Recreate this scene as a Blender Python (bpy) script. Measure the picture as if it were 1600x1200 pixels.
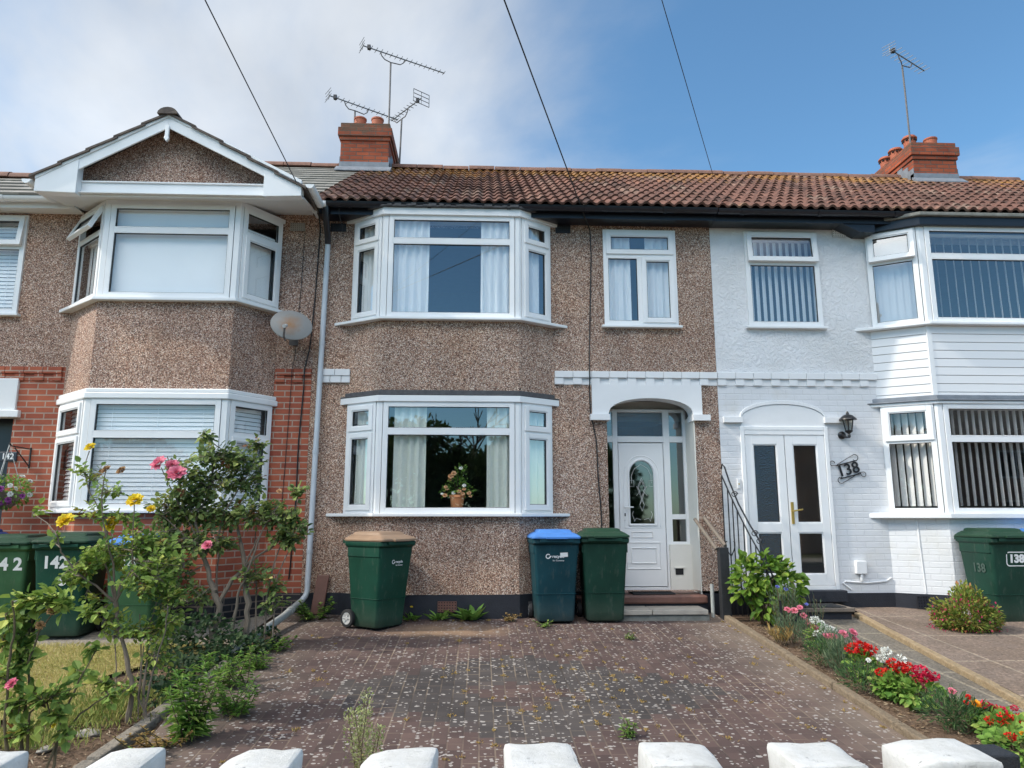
import bpy, math, random
from mathutils import Vector, Matrix
R = math.radians
random.seed(7)
for o in list(bpy.data.objects): bpy.data.objects.remove(o)
SC = bpy.context.scene
COL = SC.collection

# ------------------------------------------------------------------ camera
cam_d = bpy.data.cameras.new('camera'); cam = bpy.data.objects.new('camera', cam_d); COL.objects.link(cam)
cam.location = (0, 0, 1.6)
cam.rotation_euler = (R(90 + 10.33), 0, R(-2.45))
cam_d.sensor_fit = 'HORIZONTAL'; cam_d.sensor_width = 36; cam_d.lens = 1130 / 1600 * 36
cam_d.clip_start = .05; cam_d.clip_end = 3000
SC.camera = cam

# ------------------------------------------------------------------ sky, sun, exposure
SUN_EL, SUN_AZ = 41.0, 8.0          # azimuth: degrees in front of the facade, sun on the left
world = bpy.data.worlds.new('World'); SC.world = world; world.use_nodes = True
def build_world():
    nt = world.node_tree; nt.nodes.clear(); L = nt.links.new
    N = nt.nodes.new
    out = N('ShaderNodeOutputWorld'); bg = N('ShaderNodeBackground'); bg.inputs['Strength'].default_value = .10
    sky = N('ShaderNodeTexSky'); sky.sky_type = 'NISHITA'; sky.sun_disc = False
    sky.sun_elevation = R(SUN_EL); sky.sun_rotation = R(270 - SUN_AZ)
    sky.air_density = 1.0; sky.dust_density = .35; sky.ozone_density = 2.6
    tc = N('ShaderNodeTexCoord')
    sep = N('ShaderNodeSeparateXYZ'); L(tc.outputs['Generated'], sep.inputs[0])
    def m(op, a, b=None, c=None, clamp=False):
        n = N('ShaderNodeMath'); n.operation = op; n.use_clamp = clamp
        for i, v in enumerate((a, b, c)):
            if v is None: continue
            if isinstance(v, (int, float)): n.inputs[i].default_value = v
            else: L(v, n.inputs[i])
        return n.outputs[0]
    zz = m('MAXIMUM', sep.outputs[2], .03)
    zq = m('ADD', zz, .12)
    cx = N('ShaderNodeCombineXYZ'); L(m('DIVIDE', sep.outputs[0], zq), cx.inputs[0]); L(m('DIVIDE', sep.outputs[1], zq), cx.inputs[1])
    n1 = N('ShaderNodeTexNoise'); n1.inputs['Scale'].default_value = .8; n1.inputs['Detail'].default_value = 9; n1.inputs['Roughness'].default_value = .56; n1.inputs['Distortion'].default_value = .35
    mp = N('ShaderNodeMapping'); mp.inputs['Location'].default_value = (3.3, 1.2, 0); mp.inputs['Scale'].default_value = (1, .8, 1); mp.inputs['Rotation'].default_value = (0, 0, R(25))
    L(cx.outputs[0], mp.inputs[0]); L(mp.outputs[0], n1.inputs['Vector'])
    # a bank of cloud over the left of the street, thinning out to clear blue on the right
    az = m('DIVIDE', sep.outputs[0], m('MAXIMUM', m('SQRT', m('ADD', m('POWER', sep.outputs[0], 2), m('POWER', sep.outputs[1], 2))), .01))
    bias = m('MULTIPLY', m('ADD', az, .0), -.5)
    hz = m('MULTIPLY', m('SUBTRACT', .55, sep.outputs[2]), .12)
    dens = m('ADD', m('ADD', m('MULTIPLY', m('SUBTRACT', n1.outputs[0], .46), 2.3), bias), hz)
    mr = N('ShaderNodeMapRange'); mr.interpolation_type = 'SMOOTHSTEP'; mr.inputs[1].default_value = -.16; mr.inputs[2].default_value = .58; mr.inputs[3].default_value = 0; mr.inputs[4].default_value = .92
    L(dens, mr.inputs[0])
    front = m('MULTIPLY', m('ADD', sep.outputs[1], .25), 4, clamp=True)     # keeps this bank out of the sky behind the camera
    mask = m('MULTIPLY', mr.outputs[0], front)
    n2 = N('ShaderNodeTexNoise'); n2.inputs['Scale'].default_value = 1.7; n2.inputs['Detail'].default_value = 6; L(mp.outputs[0], n2.inputs['Vector'])
    cr = N('ShaderNodeMapRange'); cr.inputs[1].default_value = .3; cr.inputs[2].default_value = .7; cr.inputs[3].default_value = 3.7; cr.inputs[4].default_value = 5.6
    L(n2.outputs[0], cr.inputs[0])
    cc = N('ShaderNodeCombineXYZ')
    L(m('MULTIPLY', cr.outputs[0], .95), cc.inputs[0]); L(m('MULTIPLY', cr.outputs[0], 1.0), cc.inputs[1]); L(m('MULTIPLY', cr.outputs[0], 1.06), cc.inputs[2])
    mix = N('ShaderNodeMix'); mix.data_type = 'RGBA'
    tint = N('ShaderNodeMix'); tint.data_type = 'RGBA'; tint.blend_type = 'MULTIPLY'; tint.inputs[0].default_value = 1; tint.inputs[7].default_value = (.86, 1.16, 1.2, 1)
    L(sky.outputs[0], tint.inputs[6])
    L(mask, mix.inputs[0]); L(tint.outputs[2], mix.inputs[6]); L(cc.outputs[0], mix.inputs[7])
    # unseen bright cloud added behind the viewer to lift light on shaded fronts
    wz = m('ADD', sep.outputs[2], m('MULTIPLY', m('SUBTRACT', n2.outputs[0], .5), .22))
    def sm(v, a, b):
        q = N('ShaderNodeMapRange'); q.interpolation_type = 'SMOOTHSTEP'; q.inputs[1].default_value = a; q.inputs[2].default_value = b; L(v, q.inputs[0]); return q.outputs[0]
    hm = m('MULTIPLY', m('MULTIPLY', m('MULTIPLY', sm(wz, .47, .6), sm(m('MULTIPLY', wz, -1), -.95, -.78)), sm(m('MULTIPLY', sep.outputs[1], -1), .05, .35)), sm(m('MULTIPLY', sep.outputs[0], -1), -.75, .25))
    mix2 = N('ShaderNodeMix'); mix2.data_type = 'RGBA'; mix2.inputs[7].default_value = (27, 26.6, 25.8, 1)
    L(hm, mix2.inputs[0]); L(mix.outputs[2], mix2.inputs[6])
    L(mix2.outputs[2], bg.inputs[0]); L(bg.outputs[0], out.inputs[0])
build_world()
sl = bpy.data.lights.new('sun', 'SUN'); sl.energy = 2.0; sl.angle = R(1.2); sl.color = (1, .93, .82)
sun = bpy.data.objects.new('sun', sl); COL.objects.link(sun)
_s = Vector((-math.cos(R(SUN_AZ)) * math.cos(R(SUN_EL)), -math.sin(R(SUN_AZ)) * math.cos(R(SUN_EL)), math.sin(R(SUN_EL))))
sun.rotation_euler = _s.to_track_quat('Z', 'Y').to_euler(); sun.location = (-20, 0, 20)
SC.view_settings.view_transform = 'Standard'; SC.view_settings.look = 'None'
SC.view_settings.exposure = .8; SC.view_settings.gamma = 1; SC.view_settings.use_curve_mapping = False
SC.cycles.max_bounces = 7; SC.cycles.transparent_max_bounces = 12
SC.cycles.use_denoising = True

# ------------------------------------------------------------------ material helper
class Mt:
    def __init__(s, name):
        s.m = bpy.data.materials.new(name); s.m.use_nodes = True
        s.nt = s.m.node_tree; s.nt.nodes.clear()
        s.out = s.n('ShaderNodeOutputMaterial'); s._tc = None
    def n(s, t, **k):
        x = s.nt.nodes.new(t)
        for a, b in k.items(): setattr(x, a, b)
        return x
    def put(s, sock, v):
        if v is None: return
        if hasattr(v, 'node'): s.nt.links.new(v, sock)
        elif isinstance(v, (tuple, list)) and sock.type == 'RGBA' and len(v) == 3: sock.default_value = (*v, 1)
        else: sock.default_value = v
    def pos(s):
        if not s._tc: s._tc = s.n('ShaderNodeTexCoord')
        return s._tc.outputs['Object']
    def math(s, op, a, b=None, c=None, clamp=False):
        x = s.n('ShaderNodeMath', operation=op, use_clamp=clamp)
        for i, v in enumerate((a, b, c)): s.put(x.inputs[i], v)
        return x.outputs[0]
    def sep(s, v):
        x = s.n('ShaderNodeSeparateXYZ'); s.put(x.inputs[0], v); return x.outputs
    def comb(s, a=0., b=0., c=0.):
        x = s.n('ShaderNodeCombineXYZ')
        for i, v in enumerate((a, b, c)): s.put(x.inputs[i], v)
        return x.outputs[0]
    def mapv(s, v, scale=(1, 1, 1), loc=(0, 0, 0), rot=(0, 0, 0)):
        x = s.n('ShaderNodeMapping'); s.put(x.inputs[0], v); x.inputs['Scale'].default_value = scale; x.inputs['Location'].default_value = loc; x.inputs['Rotation'].default_value = rot
        return x.outputs[0]
    def noise(s, scale, detail=4, rough=.55, vec=None, col=False, dist=0):
        x = s.n('ShaderNodeTexNoise'); s.put(x.inputs['Vector'], vec or s.pos())
        x.inputs['Scale'].default_value = scale; x.inputs['Detail'].default_value = detail; x.inputs['Roughness'].default_value = rough; x.inputs['Distortion'].default_value = dist
        return x.outputs[1 if col else 0]
    def vor(s, scale, vec=None, feature='F1', rand=1):
        x = s.n('ShaderNodeTexVoronoi', feature=feature); s.put(x.inputs['Vector'], vec or s.pos()); x.inputs['Scale'].default_value = scale
        x.inputs['Randomness'].default_value = rand
        return x.outputs
    def ramp(s, f, stops, interp='LINEAR'):
        x = s.n('ShaderNodeValToRGB'); s.put(x.inputs[0], f); cr = x.color_ramp; cr.interpolation = interp
        while len(cr.elements) > 1: cr.elements.remove(cr.elements[-1])
        for i, (p, c) in enumerate(stops):
            e = cr.elements[0] if i == 0 else cr.elements.new(p)
            e.position = p
            e.color = (*c, 1) if isinstance(c, (tuple, list)) else (c, c, c, 1)
        return x.outputs[0]
    def mr(s, v, a, b, c=0., d=1., smooth=False):
        x = s.n('ShaderNodeMapRange'); x.interpolation_type = 'SMOOTHSTEP' if smooth else 'LINEAR'
        for i, q in enumerate((v, a, b, c, d)): s.put(x.inputs[i], q)
        return x.outputs[0]
    def mix(s, f, a, b, blend='MIX'):
        x = s.n('ShaderNodeMix', data_type='RGBA', blend_type=blend); s.put(x.inputs[0], f); s.put(x.inputs[6], a); s.put(x.inputs[7], b)
        return x.outputs[2]
    def bump(s, h, strength=.5, dist=.01, nrm=None):
        x = s.n('ShaderNodeBump'); x.inputs['Strength'].default_value = strength; x.inputs['Distance'].default_value = dist
        s.put(x.inputs['Height'], h); s.put(x.inputs['Normal'], nrm); return x.outputs[0]
    def attr(s, name):
        x = s.n('ShaderNodeAttribute', attribute_name=name); return x.outputs['Fac']
    def rnd(s):
        return s.n('ShaderNodeObjectInfo').outputs['Random']
    def white(s, v):
        x = s.n('ShaderNodeTexWhiteNoise', noise_dimensions='3D'); s.put(x.inputs['Vector'], v); return x.outputs['Value']
    def bsdf(s, col, rough=.6, nrm=None, metal=0, spec=None, trans=None, finish=True):
        x = s.n('ShaderNodeBsdfPrincipled'); s.put(x.inputs['Base Color'], col); s.put(x.inputs['Roughness'], rough); s.put(x.inputs['Metallic'], metal)
        s.put(x.inputs['Normal'], nrm)
        if spec is not None: x.inputs['Specular IOR Level'].default_value = spec
        sh = x.outputs[0]
        if trans:
            t = s.n('ShaderNodeBsdfTranslucent'); s.put(t.inputs[0], col)
            a = s.n('ShaderNodeMixShader'); a.inputs[0].default_value = trans
            s.nt.links.new(sh, a.inputs[1]); s.nt.links.new(t.outputs[0], a.inputs[2]); sh = a.outputs[0]
        s.nt.links.new(sh, s.out.inputs[0]); return s.m
    def wall_uv(s):      # along-the-wall and up coordinates for any upright face
        g = s.n('ShaderNodeNewGeometry'); n = s.sep(g.outputs['True Normal']); p = s.sep(s.pos())
        u = s.math('ADD', s.math('MULTIPLY', s.math('MULTIPLY', p[0], n[1]), -1), s.math('MULTIPLY', p[1], n[0]))
        return s.comb(u, p[2], 0.)
    def brick(s, vec, bw, bh, mortar, c1, c2, cm, smooth=.1, bias=0, offset=.5):
        x = s.n('ShaderNodeTexBrick'); x.offset = offset; s.put(x.inputs['Vector'], vec)
        s.put(x.inputs['Color1'], c1); s.put(x.inputs['Color2'], c2); s.put(x.inputs['Mortar'], cm)
        x.inputs['Scale'].default_value = 1; x.inputs['Mortar Size'].default_value = mortar; x.inputs['Mortar Smooth'].default_value = smooth
        x.inputs['Bias'].default_value = bias; x.inputs['Brick Width'].default_value = bw; x.inputs['Row Height'].default_value = bh
        return x.outputs

def plain(name, col, rough=.6, var=.12, scale=9, metal=0, bump=0, spec=None):
    t = Mt(name); f = t.noise(scale, 5)
    c = t.mix(f, tuple(v * (1 - var) for v in col), tuple(min(1, v * (1 + var)) for v in col))
    nb = t.bump(t.noise(scale * 6, 4), bump, .01) if bump else None
    return t.bsdf(c, rough, nb, metal, spec)

def pebble(name, shift, seed):
    t = Mt(name); p = t.mapv(t.pos(), loc=(seed, seed * 2, 0))
    v = t.vor(112, p); r = t.sep(v['Color'])[0]
    c = t.ramp(r, [(0, (.075, .05, .042)), (.12, (.2, .115, .085)), (.28, (.36, .22, .165)), (.44, (.48, .345, .265)), (.62, (.58, .46, .37)), (.76, (.27, .2, .17)), (.86, (.76, .68, .59)), (.95, (.8, .75, .68))], 'CONSTANT')
    c = t.mix(t.math('MULTIPLY', t.mr(v['Distance'], .3, .65), .45), c, (.09, .065, .055))
    c = t.mix(1, c, shift, 'MULTIPLY')
    z = t.mapv(t.pos(), scale=(1, 1, .22))
    st = t.mr(t.noise(1.6, 6, .6, z), .35, .7, 0, 1)
    c = t.mix(st, t.mix(1, c, (.74, .72, .71), 'MULTIPLY'), t.mix(1, c, (1.08, 1.05, 1.02), 'MULTIPLY'))
    pt = t.mr(t.noise(.9, 3, .5, t.mapv(t.pos(), loc=(7, 3, seed))), .52, .62)
    c = t.mix(t.math('MULTIPLY', pt, .5), c, t.mix(1, c, (1.16, 1.05, .93), 'MULTIPLY'))
    bald = t.mr(t.noise(5, 7, .75, t.mapv(t.pos(), loc=(seed, 9, 4))), .66, .72)
    c = t.mix(t.math('MULTIPLY', bald, .5), c, (.2, .165, .14))
    nb = t.bump(t.math('SUBTRACT', 1, v['Distance']), .7, .012)
    return t.bsdf(c, .9, nb, spec=.2)

MAT = {}
MAT['pebble'] = pebble('pebbledash', (1.38, 1.34, 1.33), 0)
MAT['pebble2'] = pebble('pebbledash_pink', (1.36, 1.28, 1.28), 5)

def brickmat(name, c1, c2, cm, soot=False):
    t = Mt(name); uv = t.wall_uv()
    b = t.brick(uv, .225, .075, .008, c1, c2, cm, .15)
    n = t.noise(3, 6); fine = t.noise(60, 4)
    c = t.mix(t.mr(n, .3, .75), t.mix(1, b['Color'], (.72, .68, .68), 'MULTIPLY'), t.mix(1, b['Color'], (1.12, 1.06, 1.0), 'MULTIPLY'))
    c = t.mix(t.math('MULTIPLY', fine, .35), c, t.mix(1, c, (.6, .55, .55), 'MULTIPLY'))
    if soot:
        so = t.mr(t.math('ADD', t.noise(4, 6, .7), t.mr(t.sep(t.pos())[2], 7.9, 8.5, -.25, .22)), .5, .68); c = t.mix(t.math('MULTIPLY', so, .7), c, (.1, .085, .06))
    h = t.math('ADD', t.math('MULTIPLY', b['Fac'], -1), t.math('MULTIPLY', fine, .35))
    return t.bsdf(c, .85, t.bump(h, .6, .008), spec=.25)
MAT['brick'] = brickmat('red_brick', (.5, .155, .088), (.37, .105, .068), (.5, .39, .32))
MAT['brick_ch'] = brickmat('chimney_brick', (.47, .125, .06), (.3, .08, .045), (.16, .12, .10), True)
MAT['brick_blue'] = brickmat('blue_plinth_brick', (.03, .032, .04), (.05, .05, .058), (.2, .17, .15))

def white_brick():
    t = Mt('painted_brick'); uv = t.wall_uv(); b = t.brick(uv, .225, .075, .009, (.69, .70, .72), (.67, .68, .70), (.645, .655, .675), .5)
    n = t.noise(2.2, 7, .65); k = t.mix(t.mr(n, .52, .8), b['Color'], (.62, .61, .58))
    h = t.math('ADD', t.math('MULTIPLY', b['Fac'], -1), t.math('MULTIPLY', t.noise(26, 5), 1.1))
    return t.bsdf(k, .6, t.bump(h, .38, .006))
MAT['white_brick'] = white_brick()
def white_render():
    t = Mt('white_rough_render'); n = t.noise(15, 5, .6, dist=1.2); n2 = t.noise(1.5, 5)
    c = t.mix(t.mr(n2, .4, .75), (.74, .75, .77), (.66, .665, .67))
    h = t.mr(n, .42, .62, 0, 1, True)
    return t.bsdf(c, .65, t.bump(h, .55, .012))
MAT['white_render'] = white_render()
MAT['white_paint'] = plain('white_painted_masonry', (.76, .77, .78), .6, .06, 4, bump=.12)
MAT['cream_paint'] = plain('cream_painted_masonry', (.74, .72, .66), .6, .08, 4, bump=.15)
def upvc():
    t = Mt('white_upvc'); n = t.noise(1.7, 5); return t.bsdf(t.mix(t.mr(n, .35, .75), (.83, .84, .85), (.76, .765, .765)), .28, t.bump(t.noise(3, 2), .03, .01))
MAT['upvc'] = upvc()
MAT['gasket'] = plain('dark_rubber', (.03, .032, .035), .5)
MAT['black'] = plain('black_gutter_paint', (.011, .013, .02), .32, .3, 5)
MAT['plinth'] = plain('black_plinth_paint', (.016, .018, .026), .55, .4, 12, bump=.4)
MAT['iron'] = plain('black_iron', (.012, .012, .014), .35, .3, 30)
MAT['lead'] = plain('lead_flashing', (.2, .22, .25), .5, .45, 7, bump=.3)
MAT['felt'] = plain('roof_felt', (.09, .09, .095), .85, .5, 18, bump=.6)
MAT['slabgrey'] = plain('mossy_concrete_edge', (.2, .2, .18), .9, .55, 14, bump=.5)
MAT['pipe'] = plain('grey_plastic_pipe', (.5, .54, .58), .35, .1, 6)
MAT['oldpipe'] = plain('weathered_pipe', (.36, .375, .36), .6, .35, 14, bump=.2)
MAT['pot'] = plain('terracotta', (.4, .11, .055), .7, .25, 8, bump=.2)
MAT['plantpot'] = plain('terracotta_pot', (.68, .28, .12), .75, .12, 20)
MAT['alu'] = plain('aerial_metal', (.2, .21, .22), .45, .3, 20, metal=.6)
MAT['mast'] = plain('weathered_mast', (.14, .13, .13), .6, .6, 14)
MAT['cable'] = plain('black_cable', (.012, .012, .013), .5)
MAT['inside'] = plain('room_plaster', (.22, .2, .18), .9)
MAT['dark'] = plain('dark_void', (.012, .012, .014), .8)
MAT['brass'] = plain('brass', (.6, .42, .12), .3, .1, 9, metal=.8)
MAT['tilered'] = plain('quarry_tile', (.17, .08, .06), .5, .35, 12, bump=.2)
MAT['stone'] = plain('concrete_slab', (.4, .36, .31), .85, .3, 9, bump=.4)
MAT['mat'] = plain('door_mat', (.025, .027, .03), .9, .4, 40, bump=.6)
MAT['rubber'] = plain('tyre_rubber', (.02, .02, .022), .7, .3, 12)
MAT['hub'] = plain('wheel_hub', (.5, .5, .49), .5, .2, 20)
MAT['wood_old'] = plain('weathered_timber', (.19, .155, .125), .85, .4, 20, bump=.5)
MAT['black_wood'] = plain('black_painted_timber', (.018, .019, .022), .6, .5, 25, bump=.4)
MAT['signplate'] = plain('dark_sign_plate', (.03, .035, .05), .3)
MAT['decal'] = plain('white_decal', (.8, .8, .8), .5, .08, 30)
MAT['faded'] = plain('faded_grey_decal', (.05, .085, .07), .6, .3, 30)
MAT['blind'] = plain('white_blind', (.9, .91, .915), .7, .04, 3)
MAT['blindtaupe'] = plain('vertical_blind_cloth', (.8, .78, .76), .8, .05, 3)
def binmat(name, col):
    t = Mt(name); n = t.noise(3.5, 6); d = t.noise(24, 5, .7, t.mapv(t.pos(), scale=(1, 1, .25)))
    c = t.mix(t.mr(n, .35, .7), tuple(v * .8 for v in col), tuple(v * 1.2 for v in col))
    c = t.mix(t.math('MULTIPLY', t.mr(d, .56, .72), .28), c, (.16, .16, .13))
    z = t.sep(t.pos())[2]
    c = t.mix(t.math('MULTIPLY', t.mr(z, .3, .02), t.math('MULTIPLY', t.noise(9, 5), .5)), c, (.12, .11, .085))
    return t.bsdf(c, t.mr(n, .3, .7, .45, .6), t.bump(t.noise(160, 2), .08, .003), spec=.3)
MAT['bin_green'] = binmat('green_bin_plastic', (.005, .052, .032))
MAT['bin_dark'] = binmat('dark_green_bin_plastic', (.007, .042, .027))
MAT['bin_light'] = binmat('faded_green_bin_plastic', (.045, .125, .055))
MAT['bin_teal'] = binmat('teal_bin_plastic', (.004, .042, .056))
MAT['bin_tan'] = binmat('tan_lid_plastic', (.31, .205, .135))
MAT['bin_blue'] = binmat('blue_lid_plastic', (.07, .21, .55))
MAT['bin_navy'] = binmat('navy_lid_plastic', (.02, .04, .16))
MAT['bin_lidgreen'] = binmat('green_lid_plastic', (.016, .05, .028))

def glass(name, refl=.21, tint=(.97, .985, .985), rough=0, bumpy=0):
    t = Mt(name)
    ge = t.n('ShaderNodeNewGeometry'); dt = t.n('ShaderNodeVectorMath', operation='DOT_PRODUCT')
    t.put(dt.inputs[0], ge.outputs['Normal']); t.put(dt.inputs[1], ge.outputs['Incoming'])
    k = t.math('POWER', t.math('SUBTRACT', 1, t.math('ABSOLUTE', dt.outputs['Value']), clamp=True), 5)
    fac = t.math('ADD', refl, t.math('MULTIPLY', k, 1 - refl), clamp=True)       # both faces of each pane of a double glazed unit
    g = t.n('ShaderNodeBsdfGlossy'); g.inputs[0].default_value = (.93, .97, 1, 1); g.inputs['Roughness'].default_value = rough
    wob = t.bump(t.noise(1.3, 2), .012 + bumpy, .02) if not bumpy else t.bump(t.vor(60)['Distance'], bumpy, .01)
    t.put(g.inputs['Normal'], wob)
    tr = t.n('ShaderNodeBsdfTransparent'); tr.inputs[0].default_value = (*tint, 1)
    m = t.n('ShaderNodeMixShader'); t.put(m.inputs[0], fac); t.nt.links.new(tr.outputs[0], m.inputs[1]); t.nt.links.new(g.outputs[0], m.inputs[2])
    t.nt.links.new(m.outputs[0], t.out.inputs[0]); return t.m
MAT['glass'] = glass('window_glass')
MAT['glass_clear'] = glass('clear_window_glass', .09, (.98, .99, .99))
GL = ['glass']
MAT['frosted'] = glass('frosted_glass', .16, (.25, .27, .28), .12, .35)
MAT['doorglass'] = glass('door_glass', .19, (.36, .39, .39), .03)
MAT['lampglass'] = glass('lamp_glass', .12, (.8, .8, .75))

def cloth(name, col, trans):
    t = Mt(name); return t.bsdf(t.mix(t.noise(4, 3), tuple(v * .92 for v in col), col), .9, None, spec=.1, trans=trans)
MAT['sheer'] = cloth('sheer_curtain', (.95, .96, .96), .05)
MAT['curtain'] = cloth('green_white_curtain', (.86, .9, .83), .05)

def rooftile():
    t = Mt('clay_roof_tile'); p = t.sep(t.pos())
    cell = t.comb(t.math('FLOOR', t.math('DIVIDE', p[0], .29)), t.math('FLOOR', t.math('DIVIDE', t.math('SUBTRACT', p[1], 8.72), .2937)), 0.)
    w = t.white(cell)
    c = t.ramp(w, [(0, (.095, .055, .045)), (.3, (.16, .084, .065)), (.55, (.205, .104, .079)), (.78, (.155, .084, .066)), (.9, (.24, .165, .13)), (1, (.265, .127, .09))])
    n = t.noise(7, 7, .65); c = t.mix(t.mr(n, .4, .7), c, t.mix(1, c, (.5, .48, .46), 'MULTIPLY'))
    pale = t.mr(t.noise(22, 5, .7), .6, .7); c = t.mix(t.math('MULTIPLY', pale, .55), c, (.3, .27, .235))
    # orange lichen thickens towards the ridge and round the chimneys
    up = t.mr(p[1], 10.6, 12.4)
    li = t.mr(t.math('ADD', t.noise(1.4, 6, .65), t.math('MULTIPLY', up, .3)), .62, .8)
    li = t.math('MULTIPLY', li, t.mr(t.noise(26, 4, .7), .4, .58))
    c = t.mix(t.math('MULTIPLY', li, .85), c, (.36, .18, .03))
    mo = t.math('MULTIPLY', t.mr(t.noise(2.3, 6, .7), .55, .7), t.mr(p[0], .3, -2.2))
    c = t.mix(t.math('MULTIPLY', mo, .6), c, (.13, .13, .09))
    return t.bsdf(c, .85, t.bump(t.noise(45, 5), .4, .01), spec=.2)
MAT['tile'] = rooftile()
def slate():
    t = Mt('grey_flat_tile'); p = t.sep(t.pos())
    row = t.math('FLOOR', t.math('DIVIDE', t.math('SUBTRACT', p[1], 8.72), .2937))
    col = t.math('FLOOR', t.math('ADD', t.math('DIVIDE', p[0], .33), t.math('MULTIPLY', row, .5)))
    w = t.white(t.comb(col, row, 3.)); c = t.ramp(w, [(0, (.2, .19, .17)), (.5, (.27, .25, .225)), (1, (.33, .31, .28))])
    c = t.mix(t.mr(t.noise(6, 6), .45, .75), c, (.19, .18, .15))
    return t.bsdf(c, .85, t.bump(t.noise(40, 4), .3, .01))
MAT['slate'] = slate()
def vergetile():
    t = Mt('verge_tile'); c = t.mix(t.mr(t.noise(8, 6), .35, .7), (.075, .06, .055), (.15, .12, .1)); return t.bsdf(c, .9, t.bump(t.noise(30, 4), .5, .01))
MAT['verge'] = vergetile()
MAT['ridge'] = plain('ridge_tile', (.21, .11, .08), .85, .5, 9, bump=.4)
def weatherboard():
    t = Mt('weatherboard'); z = t.sep(t.pos())[2]
    f = t.math('FRACT', t.math('DIVIDE', z, .108)); g = t.mr(f, .0, .09)
    c = t.mix(g, (.5, .5, .51), (.8, .805, .815)); return t.bsdf(c, .35, t.bump(g, .8, .012))
MAT['board'] = weatherboard()

def paver():
    t = Mt('block_paving'); p = t.sep(t.pos())
    uv = t.comb(p[1], p[0], 0.)
    b = t.brick(uv, .205, .103, .006, (.0, 0, 0), (1, 1, 1), (.5, .5, .5), .2, 0)
    # colour per block
    row = t.math('FLOOR', t.math('DIVIDE', p[0], .103))
    colx = t.math('FLOOR', t.math('ADD', t.math('DIVIDE', p[1], .205), t.math('MULTIPLY', t.math('MODULO', row, 2), .5)))
    w = t.white(t.comb(row, colx, 1.))
    red = t.ramp(w, [(0, (.078, .055, .053)), (.5, (.1, .069, .065)), (1, (.125, .086, .078))])
    grey = t.ramp(w, [(0, (.06, .054, .054)), (1, (.09, .08, .078))])
    dx = t.math('DIVIDE', t.math('ABSOLUTE', t.math('SUBTRACT', t.math('MULTIPLY', row, .103), .3)), 1.75)
    dy = t.math('DIVIDE', t.math('ABSOLUTE', t.math('SUBTRACT', t.math('MULTIPLY', colx, .205), 6.0)), 1.15)
    d = t.math('ADD', dx, dy)
    ring = t.math('MULTIPLY', t.mr(d, 1.02, .98), t.mr(d, .27, .31))
    c = t.mix(ring, red, grey)
    c = t.mix(t.mr(t.noise(1.3, 6, .6), .35, .7), t.mix(1, c, (.8, .78, .77), 'MULTIPLY'), t.mix(1, c, (1.15, 1.1, 1.03), 'MULTIPLY'))
    # sand-filled joints, mostly running up the drive
    j = t.mix(t.mr(t.noise(2.5, 4), .4, .6), (.06, .048, .04), (.27, .21, .155))
    c = t.mix(t.math('MULTIPLY', b['Fac'], t.mr(t.noise(1.7, 5), .38, .68, .22, .88)), c, j)
    # sandy spill by the bin
    sx = t.math('DIVIDE', t.math('SUBTRACT', p[0], -.35), .75); sy = t.math('DIVIDE', t.math('SUBTRACT', p[1], 8.2), .38)
    sp = t.mr(t.math('ADD', t.math('ADD', t.math('MULTIPLY', sx, sx), t.math('MULTIPLY', sy, sy)), t.math('MULTIPLY', t.noise(6, 5), 1.5)), 1.9, .5)
    c = t.mix(t.math('MULTIPLY', sp, .6), c, (.42, .28, .17))
    # dusty edges
    ed = t.mr(t.math('ADD', t.math('ABSOLUTE', t.math('SUBTRACT', p[0], .35)), t.math('MULTIPLY', t.noise(2, 5), 1.2)), 2.4, 3.2)
    c = t.mix(t.math('MULTIPLY', ed, .5), c, (.27, .22, .17))
    # pale lichen spots of several sizes
    for sc, th, dens in ((13, .17, .3), (21, .24, .4), (36, .3, .42)):
        v = t.vor(sc, t.mapv(t.pos(), scale=(.8, 1, 0), loc=(sc, 0, 0))); rr = t.sep(v['Color'])
        rad = t.math('MULTIPLY', th, t.math('ADD', .35, rr[1]))
        wob = t.math('ADD', v['Distance'], t.math('MULTIPLY', t.math('SUBTRACT', t.noise(45, 3), .5), .22))
        s = t.math('MULTIPLY', t.math('LESS_THAN', wob, rad), t.math('LESS_THAN', t.math('ADD', rr[0], t.math('MULTIPLY', t.math('SUBTRACT', t.noise(.8, 3), .5), .9)), dens))
        c = t.mix(t.math('MULTIPLY', s, .85), c, (.4, .365, .335))
    h = t.math('ADD', t.math('MULTIPLY', b['Fac'], -1), t.math('MULTIPLY', t.noise(70, 4), .4))
    return t.bsdf(c, .85, t.bump(h, .6, .006), spec=.25)
MAT['paver'] = paver()
def soil(name, a, b, c3):
    t = Mt(name); c = t.ramp(t.noise(14, 8, .7), [(.25, a), (.5, b), (.78, c3)]); c = t.mix(t.mr(t.vor(70)['Distance'], .1, .5), t.mix(1, c, (1.25, 1.2, 1.15), 'MULTIPLY'), c)
    return t.bsdf(c, .95, t.bump(t.noise(30, 8, .7), 1, .04), spec=.1)
MAT['soil'] = soil('dry_soil', (.1, .067, .046), (.19, .13, .092), (.3, .22, .155))
MAT['lawnsoil'] = soil('dry_lawn_base', (.26, .21, .08), (.38, .31, .13), (.46, .37, .18))
MAT['earth'] = soil('earth', (.06, .07, .035), (.1, .1, .05), (.14, .12, .07))
MAT['asphalt'] = soil('asphalt', (.04, .04, .042), (.055, .055, .056), (.075, .075, .073))
MAT['concrete'] = soil('old_concrete', (.25, .22, .185), (.34, .3, .25), (.42, .37, .31))
MAT['kerbstone'] = soil('concrete_edging', (.2, .155, .11), (.28, .22, .155), (.36, .29, .21))
MAT['oldedge'] = soil('crumbling_edge', (.3, .22, .14), (.42, .32, .2), (.5, .4, .28))
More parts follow.
